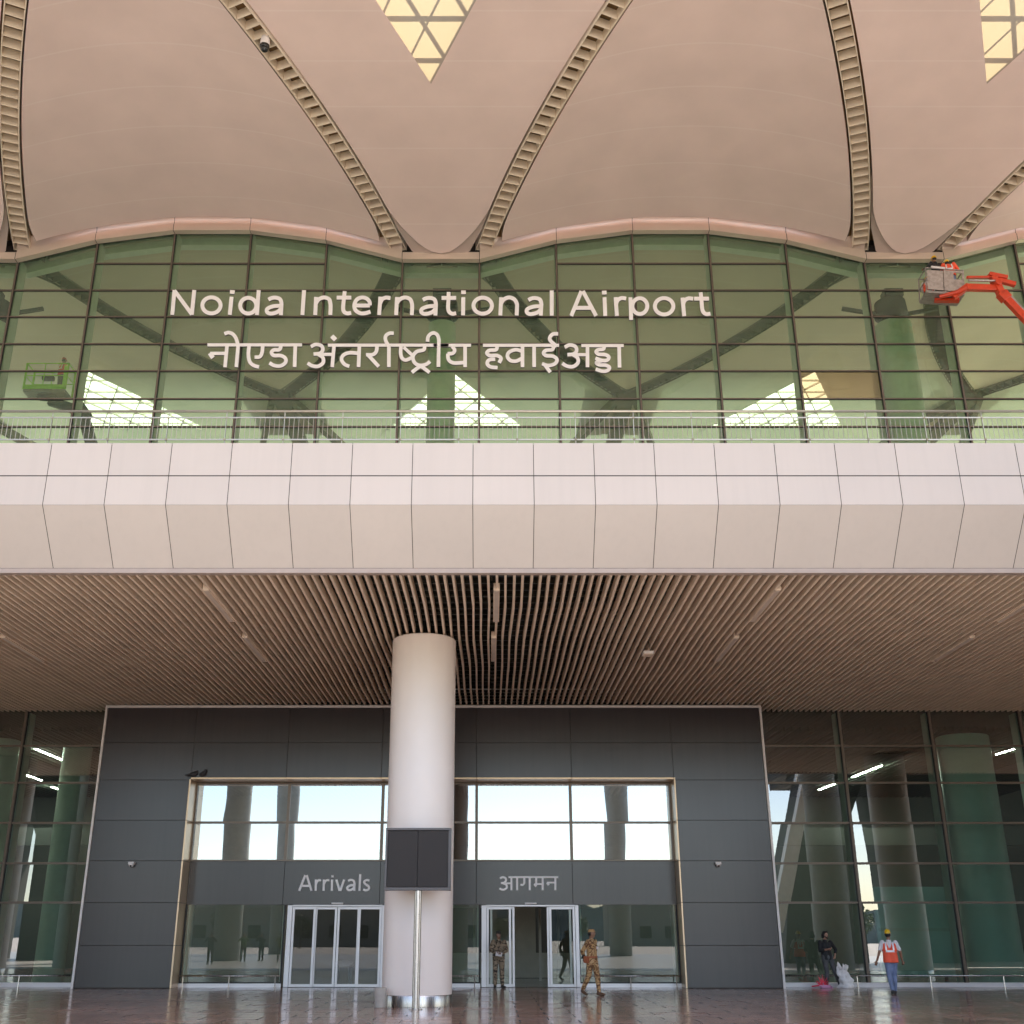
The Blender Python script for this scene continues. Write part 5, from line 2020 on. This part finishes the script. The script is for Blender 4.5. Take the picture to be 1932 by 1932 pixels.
# jib and boom
j0 = bp(0.45, -0.55, -0.05)
j1 = P(1822, 540, YL - 0.9)
j2 = P(1880, 537, YL - 0.6)
b = MB()
b.tube([bp(-0.2, -0.3, -0.16), j0, bp(0.75, -0.62, 0.12)], [0.08, 0.11, 0.10], 10)
b.bar(bp(-0.3, 0, -0.15), bp(0.6, -0.2, -0.2), 0.24, 0.10)
b.bar(bp(0.3, -0.4, -0.2), bp(0.85, -0.6, 0.25), 0.2, 0.22)
b.build("basket_mount", M_orange, lift, smooth='auto')
b = MB()
up = Vector((0, 0, 0.30))
b.bar(bp(0.75, -0.62, 0.15), j2 + Vector((0, 0, -0.18)), 0.20, 0.27)
b.bar(bp(0.78, -0.62, 0.62), j2 + Vector((0, 0, 0.34)), 0.12, 0.10)
b.build("jib", M_orange, lift, bevel=0.02)
b = MB()
b.tube([bp(0.80, -0.76, 0.40), j2 + Vector((0, -0.14, 0.08))], 0.05, 10)
b.build("jib_cylinder", M_steel, lift, smooth='auto')
b = MB()
b.bar(j2 + Vector((-0.25, 0, 0.45)), j2 + Vector((0.45, 0, 0.28)), 0.30, 0.16)
b.bar(j2 + Vector((-0.1, 0, 0.35)), j2 + Vector((0.12, 0, -0.45)), 0.30, 0.26)
b.bar(j2 + Vector((0.1, 0, 0.2)), j2 + Vector((0.75, 0, 0.0)), 0.2, 0.18)
b.tube([j2 + Vector((0, -0.25, 0.0)), j2 + Vector((0, 0.25, 0.0))], 0.13, 14)
b.build("boom_head", M_orange, lift, bevel=0.02)
bend = P(1932, 592, YL - 0.6)
dr = (bend - j2).normalized()
s0 = j2 + dr * 0.25 + Vector((0, 0, -0.22))
e0 = Vector((32.2, 37.4, 13.4))
e0 = s0 + dr * ((s0.z - 13.4) / -dr.z)
b = MB()
b.bar(s0, s0 + dr * 2.05, 0.22, 0.28)
b.bar(s0 - dr * 0.05, s0 + dr * 0.3, 0.3, 0.4)
b.build("boom_inner", M_orange, lift, bevel=0.015)
b = MB()
b.bar(s0 + dr * 1.95, s0 + dr * 2.3, 0.50, 0.62)
b.bar(s0 + dr * 2.3, e0, 0.42, 0.52)
b.build("boom_outer", M_orange, lift, bevel=0.02)
b = MB()
nn = dr.cross(Vector((0, 1, 0))).normalized()
nn = nn if nn.z > 0 else -nn
b.bar(s0 + nn * 0.18 + dr * 0.2, s0 + nn * 0.18 + dr * 1.95, 0.16, 0.09)
b.build("cable_track", M_greybox, lift)
cx_ = e0.x + 0.6
lift.location = (cx_, e0.y, 11.56)
for ch in list(lift.children):
    ch.data.transform(Matrix.Translation(Vector((33.0, 37.4, 11.56)) - lift.location))
b = MB()
b.box(cx_ - 1.3, cx_ + 1.6, e0.y - 0.9, e0.y + 0.9, 12.9, 13.9)
b.build("turntable", M_orange, lift, bevel=0.06)
b = MB()
b.box(cx_ - 1.7, cx_ + 1.7, e0.y - 0.8, e0.y + 0.8, 12.2, 12.85)
b.build("chassis", M_dkst, lift, bevel=0.05)
for sx_ in (-1, 1):
    for sy in (-1, 1):
        b = MB()
        b.tube([(cx_ + 1.2 * sx_, e0.y + 0.8 * sy - 0.16, 12.06), (cx_ + 1.2 * sx_, e0.y + 0.8 * sy + 0.16, 12.06)], 0.5, 22)
        b.build("wheel", M_rubber, lift, smooth='auto')
wl = "workers in the orange lift's basket"
rb = R(-2)
fl = bk + Vector((0, 0, 0.05))
o1 = person(bp(-0.42, 0.12, 0.04), rb + R(160), "crouching worker in yellow hat and orange vest at left end of grey basket",
            pose(pelvis=(0, 0.05, 0.42), chest=(0, -0.10, 0.70), neck=(0, -0.16, 0.90), head=(0, -0.20, 1.03), shL=(0.18, -0.12, 0.84), elL=(0.26, -0.2, 0.60), wrL=(0.20, -0.38, 0.52), shR=(-0.18, -0.12, 0.84), elR=(-0.26, -0.2, 0.60), wrR=(-0.20, -0.38, 0.52),
                 hipL=(0.1, 0.05, 0.40), knL=(0.14, -0.28, 0.45), anL=(0.12, -0.05, 0.09), ftL=(0.14, -0.2, 0.04), hipR=(-0.1, 0.05, 0.40), knR=(-0.14, -0.28, 0.45), anR=(-0.12, -0.05, 0.09), ftR=(-0.14, -0.2, 0.04)),
            shirt=M_tee, trousers=M_gjean, shoes=M_shoe, head='helmet', cap=M_helm, vest=True, group=wl, vox=0.014, scale=0.92)
o2 = person(bp(-0.12, -0.16, 0.04), rb + R(200), "worker in yellow hard hat standing in grey basket near roof tip",
            pose(elL=(0.30, -0.1, 1.25), wrL=(0.25, -0.35, 1.35), elR=(-0.30, -0.1, 1.25), wrR=(-0.25, -0.35, 1.35)),
            shirt=M_blk, trousers=M_gjean, shoes=M_shoe, head='helmet', cap=M_helm, vest=False, group=wl, vox=0.014, scale=1.02)
o3 = person(bp(0.42, -0.14, 0.04), rb + R(170), "worker in bright orange vest and yellow hat standing at right in basket",
            pose(chest=(0.0, -0.05, 1.24), neck=(0, -0.12, 1.44), head=(0.0, -0.18, 1.56), elL=(0.36, -0.15, 1.22), wrL=(0.30, -0.40, 1.42), elR=(-0.36, -0.15, 1.22), wrR=(-0.25, -0.40, 1.42)),
            shirt=M_hivis, trousers=M_bjean, shoes=M_shoe, head='helmet', cap=M_helm, vest=True, group=wl, vox=0.014, scale=1.05)

# ------------------------------------------------------------------ lime lift inside the departures hall
YI = YG + 6.2
gb = P(90, 742, YI)
gl_ = thing("boom_lift", (gb.x + 6.0, YI + 0.5, 11.5), "lime green lift basket behind the upper glass at left", "boom lift")
b = MB()
HLg, HWg, HBg = 0.98, 0.45, 1.35


def gp(u, v, w):
    return gb + Vector((u, v, w))


for w in (HBg, 0.70):
    for (a, q) in (((-HLg, -HWg), (HLg, -HWg)), ((HLg, -HWg), (HLg, HWg)), ((HLg, HWg), (-HLg, HWg)), ((-HLg, HWg), (-HLg, -HWg))):
        b.tube([gp(a[0], a[1], w), gp(q[0], q[1], w)], 0.022 if w < 1 else 0.03, 8)
for u in (-HLg, -0.1, HLg):
    for v in (-HWg, HWg):
        b.tube([gp(u, v, 0), gp(u, v, HBg)], 0.025 if abs(u) < 0.5 else 0.05, 8)
b.box(gb.x - HLg, gb.x + HLg, gb.y - HWg - 0.02, gb.y - HWg + 0.02, gb.z, gb.z + 0.22)
b.box(gb.x + HLg - 0.16, gb.x + HLg + 0.02, gb.y - HWg - 0.03, gb.y - HWg - 0.02, gb.z, gb.z + 1.2)
b.box(gb.x - HLg - 0.02, gb.x - HLg + 0.07, gb.y - HWg - 0.03, gb.y - HWg - 0.02, gb.z, gb.z + 0.9)
b.build("basket_frame", M_green, gl_, smooth='auto')
b = MB()
b.box(gb.x - HLg, gb.x + HLg, gb.y - HWg, gb.y + HWg, gb.z - 0.14, gb.z - 0.01)
b.build("basket_floor", M_greybox, gl_)
b = MB()
b.box(gb.x - 0.3, gb.x + 0.25, gb.y - 0.25, gb.y, gb.z + 0.62, gb.z + 0.82)
b.build("control_box", M_dkst, gl_, bevel=0.03)
b = MB()
b.bar(gp(0.1, 0.1, -0.35), gp(1.6, 0.2, -0.85), 0.3, 0.42)
b.bar(gp(1.4, 0.2, -0.55), gp(1.9, 0.3, -1.2), 0.42, 0.6)
b.bar(gp(-0.4, 0, -0.2), gp(0.5, 0, -0.3), 0.4, 0.2)
b.build("jib", M_dkst, gl_, bevel=0.02)
b = MB()
b.bar(gp(1.7, 0.3, -1.0), Vector((gb.x + 6.0, YI + 0.5, 13.6)), 0.42, 0.5)
b.build("boom", M_dkst, gl_, bevel=0.02)
b = MB()
b.box(gb.x + 4.6, gb.x + 7.6, YI - 0.4, YI + 1.4, 12.1, 13.7)
b.build("chassis", M_green, gl_, bevel=0.06)
for sx_ in (-1, 1):
    for sy in (-1, 1):
        b = MB()
        b.tube([(gb.x + 6.1 + 1.1 * sx_, YI + 0.5 + 0.85 * sy - 0.15, 11.96), (gb.x + 6.1 + 1.1 * sx_, YI + 0.5 + 0.85 * sy + 0.15, 11.96)], 0.46, 20)
        b.build("wheel", M_rubber, gl_, smooth='auto')
person(gp(0.55, -0.05, 0.0), R(150), "worker in red hard hat and orange vest standing in the lime basket",
       pose(elL=(0.34, -0.1, 1.30), wrL=(0.30, -0.3, 1.5)), shirt=M_helm, trousers=M_gjean, shoes=M_shoe, head='helmet', cap=M_redh, vest=True, vox=0.014, scale=1.05)

M_fcol = mat("forecourt_shade_grey", (0.30, 0.31, 0.28), 0.6)  # shade on the mirrored columns is put into this darker grey
# ------------------------------------------------------------------ what stands behind the photographer (seen mirrored in the glass)
first = None
for i, (x, y, r, lab) in enumerate(((-18.2, -2.0, 0.95, "thick pale forecourt column, mirrored widest in the left transom window"),
                                 (-19.5, -29.0, 0.85, "pale forecourt column, mirrored narrow in the left transom window"),
                                 (11.0, -20.0, 0.95, "pale forecourt column, mirrored in the right transom window"),
                                 (17.98, 19.0, 0.95, "tall grey column outside the balcony edge, mirrored in the right glass wall"),
                                 (-21.6, 19.0, 0.95, "tall grey column outside the balcony edge, mirrored in the left glass wall"))):
    t = thing("forecourt_column", (x, y, 0), lab, "column", "forecourt columns mirrored in the glass")
    c = MB()
    c.lathe(x, y, [(r, 0.0), (r, 31.2 if y > 0 else 34.0)], 40)
    c.build("shaft", M_fcol, t, smooth='auto')

M_dkc = mat("dark_concrete", (0.06, 0.062, 0.06), 0.8)


def plate(b, poly, y0, y1):
    n = len(poly)
    vs = [(x, y0, z) for x, z in poly] + [(x, y1, z) for x, z in poly]
    b.add(vs, [tuple(range(n)), tuple(range(2 * n - 1, n - 1, -1))] + [(i, n + i, n + (i + 1) % n, (i + 1) % n) for i in range(n)])


t = thing("roadway_standin", (36, 0, 0), "dark stand-in roadway, outline shaped for sky wedges mirrored in the right glass wall", "viaduct", "dark stand-ins shaped for the mirrored sky wedges")
b = MB()
b.box(21.5, 62, -7, 5, 12.5, 14.0)  # added dark mass, outlined to leave wedges of sky in its mirror image
b.build("deck", M_dkc, t)
b = MB()
plate(b, [(19.5, 0), (24.7, 0), (24.7, 8.5), (25.9, 11.0), (26.7, 12.49), (22.1, 12.49), (20.4, 6.5)], -2.5, 2.5)
b.build("pylon", M_dkc, t)
b = MB()
plate(b, [(27.3, 0), (46, 0), (46, 12.49), (26.9, 12.49), (27.25, 7.5)], -2.5, 2.5)
b.build("pylon", M_dkc, t)
b = MB()
b.bar((18.8, 3.2, 2.0), (21.9, 3.2, 12.4), 0.9, 0.9)
b.build("slanted_strut", M_ccol, t)
t = thing("roadway_standin", (-40, 0, 0), "dark stand-in roadway, outline shaped for sky wedges mirrored in the left glass wall", "viaduct", "dark stand-ins shaped for the mirrored sky wedges")
b = MB()
b.box(-66, -27.5, -7, 5, 12.5, 14.0)  # left counterpart, also added and shaped for its mirror image
b.build("deck", M_dkc, t)
b = MB()
plate(b, [(-31.0, 0), (-27.0, 0), (-27.5, 5.9), (-27.9, 9.5), (-28.5, 12.49), (-32.4, 12.49), (-31.6, 9.3), (-31.0, 7.9)], -2.5, 2.5)
b.build("pylon", M_dkc, t)
b = MB()
plate(b, [(-50, 0), (-33.4, 0), (-33.1, 12.49), (-50, 12.49)], -2.5, 2.5)
b.build("pylon", M_dkc, t)

photog = "people in the forecourt mirrored in the glass"
for i, (x, y, rz, lab, sh_, tr_) in enumerate(((-16.8, 8.5, 180, "photographer in dark clothes, mirrored largest in the left lobby window", M_blk, M_gjean),
                                          (-16.2, 2.0, 170, "man in green shirt with raised arms, mirrored in the left lobby window", mat("green_shirt", (0.10, 0.16, 0.05), 0.8), M_gjean),
                                          (-15.6, -1.0, 200, "man in black, mirrored small at right of the left lobby window", M_blk, M_blk),
                                          (-13.6, 3.0, 160, "man in olive shirt, mirrored in the closed glass doors", mat("olive_shirt", (0.14, 0.14, 0.04), 0.8), M_gjean),
                                          (12.4, 6.0, 190, "man in grey, mirrored in window right of the khaki soldier", M_gjean, M_blk))):
    person((x, y, 0), R(rz), lab, pose(elL=(0.33, -0.12, 1.28), wrL=(0.12, -0.26, 1.52), elR=(-0.33, -0.12, 1.28), wrR=(-0.12, -0.26, 1.52)), shirt=sh_, trousers=tr_, shoes=M_shoe, head='short', group=photog, vox=0.016)

# background behind the photographer
b = MB()
rg = random.Random(5)
pts = []
x = -420.0
while x < 420:
    pts.append((x, 9 + 3.5 * math.sin(x * 0.021) + 2.0 * math.sin(x * 0.083 + 1) + rg.uniform(-1.0, 1.0)))
    x += 4
vs = [(x, -285 + 6 * math.sin(x * 0.05), 0) for x, h in pts] + [(x, -290 + 6 * math.sin(x * 0.05), h) for x, h in pts] + [(x, -320, 0) for x, h in pts]
n = len(pts)
b.add(vs, [(i, i + 1, n + i + 1, n + i) for i in range(n - 1)] + [(n + i, n + i + 1, 2 * n + i + 1, 2 * n + i) for i in range(n - 1)])
tag(b.build("added_treeline", mat("hazy_far_trees", (0.17, 0.19, 0.18), 0.9, 0, 0.3, 0.2)), kind="stuff")  # added far ridge, covers the low yellow sky in mirrored views
for i, (x, y, w, h, lab) in enumerate(((-22, -95, 46, 5.5, "low beige building far behind the forecourt, wide one"), (34, -110, 30, 7, "low beige building far behind the forecourt, tall one"))):
    t = thing("distant_building", (x, y, 0), lab, "building", "low buildings beyond the forecourt")
    b = MB()
    b.box(x - w / 2, x + w / 2, y - 8, y, 0, h)
    b.build("wall", M_build, t)
    b = MB()
    b.box(x - w / 2 - 0.4, x + w / 2 + 0.4, y - 8.4, y + 0.4, h + 0.002, h + 0.4)
    b.build("roof", M_conc, t)
    for k in range(int(w // 4)):
        b = MB()
        xx = x - w / 2 + 2 + k * 4
        b.box(xx - 0.9, xx + 0.9, y + 0.002, y + 0.08, 1.2, 3.0)
        b.build("window", M_lens, t)
rg = random.Random(11)
for i in range(9):
    x = -46 + i * 12 + rg.uniform(-3, 3)
    y = -78 + rg.uniform(-8, 6)
    h = rg.uniform(3.6, 5.6)
    t = thing("tree", (x, y, 0), "small leafy tree at the far edge of the forecourt", "tree", "trees beyond the forecourt")
    b = MB()
    b.tube([(x, y, 0), (x + 0.1, y, h * 0.35), (x + 0.25, y + 0.1, h * 0.8)], [0.14, 0.10, 0.04], 8)
    for k in range(4):
        a = k * 1.7
        b.tube([(x + 0.1, y, h * 0.35), (x + 1.0 * math.cos(a), y + 1.0 * math.sin(a), h * 0.7)], [0.07, 0.025], 6)
    b.build("trunk", M_bark, t, smooth=True)
    b = MB()
    for k in range(700):
        a, c, r_ = rg.uniform(0, 6.283), rg.uniform(-1, 1), rg.uniform(0.3, 1) ** 0.5
        s_ = math.sqrt(1 - c * c)
        ctr = Vector((x + r_ * s_ * math.cos(a) * h * 0.36, y + r_ * s_ * math.sin(a) * h * 0.36, h * 0.68 + r_ * c * h * 0.34))
        if math.sin(ctr.x * 2.1 + i) * math.sin(ctr.y * 2.3) * math.sin(ctr.z * 2.7) > 0.35:
            continue
        d1 = Vector((rg.uniform(-1, 1), rg.uniform(-1, 1), rg.uniform(-1, 1))).normalized() * 0.18
        d2 = d1.cross(Vector((rg.uniform(-1, 1), rg.uniform(-1, 1), rg.uniform(-1, 1)))).normalized() * 0.12
        b.add([ctr - d1, ctr + d2, ctr + d1, ctr - d2], [(0, 1, 2, 3)])
    b.build("crown", M_leaf, t)

# ------------------------------------------------------------------ light
SUN_EL, SUN_AZ = R(48), R(155)      # azimuth measured from +Y towards +X
w = bpy.data.worlds.new("World")
scene.world = w
w.use_nodes = True
nt = w.node_tree
bg = nt.nodes["Background"]
sky = nt.nodes.new("ShaderNodeTexSky")
sky.sky_type = 'NISHITA'
sky.sun_disc = False
sky.sun_elevation = SUN_EL
sky.sun_rotation = SUN_AZ
sky.air_density = 0.9
sky.dust_density = 0.75
sky.ozone_density = 1.0
nt.links.new(sky.outputs["Color"], bg.inputs["Color"])
bg.inputs["Strength"].default_value = 0.11
sd = bpy.data.lights.new("sun", 'SUN')
sd.energy = 5.0
sd.angle = R(0.5)
sd.color = (1.0, 0.90, 0.78)
so = bpy.data.objects.new("sun", sd)
dirn = Vector((math.sin(SUN_AZ) * math.cos(SUN_EL), math.cos(SUN_AZ) * math.cos(SUN_EL), math.sin(SUN_EL)))
so.rotation_euler = dirn.to_track_quat('Z', 'Y').to_euler()
so.location = (0, -20, 60)
COL.objects.link(so)

scene.view_settings.view_transform = 'Standard'
scene.view_settings.look = 'None'
scene.view_settings.exposure = 2.0
scene.view_settings.gamma = 1.0
scene.cycles.max_bounces = 10
scene.cycles.diffuse_bounces = 5
scene.cycles.glossy_bounces = 5
scene.cycles.transparent_max_bounces = 16
scene.cycles.sample_clamp_indirect = 8.0
scene.cycles.caustics_reflective = False
scene.cycles.caustics_refractive = False
scene.cycles.use_denoising = True
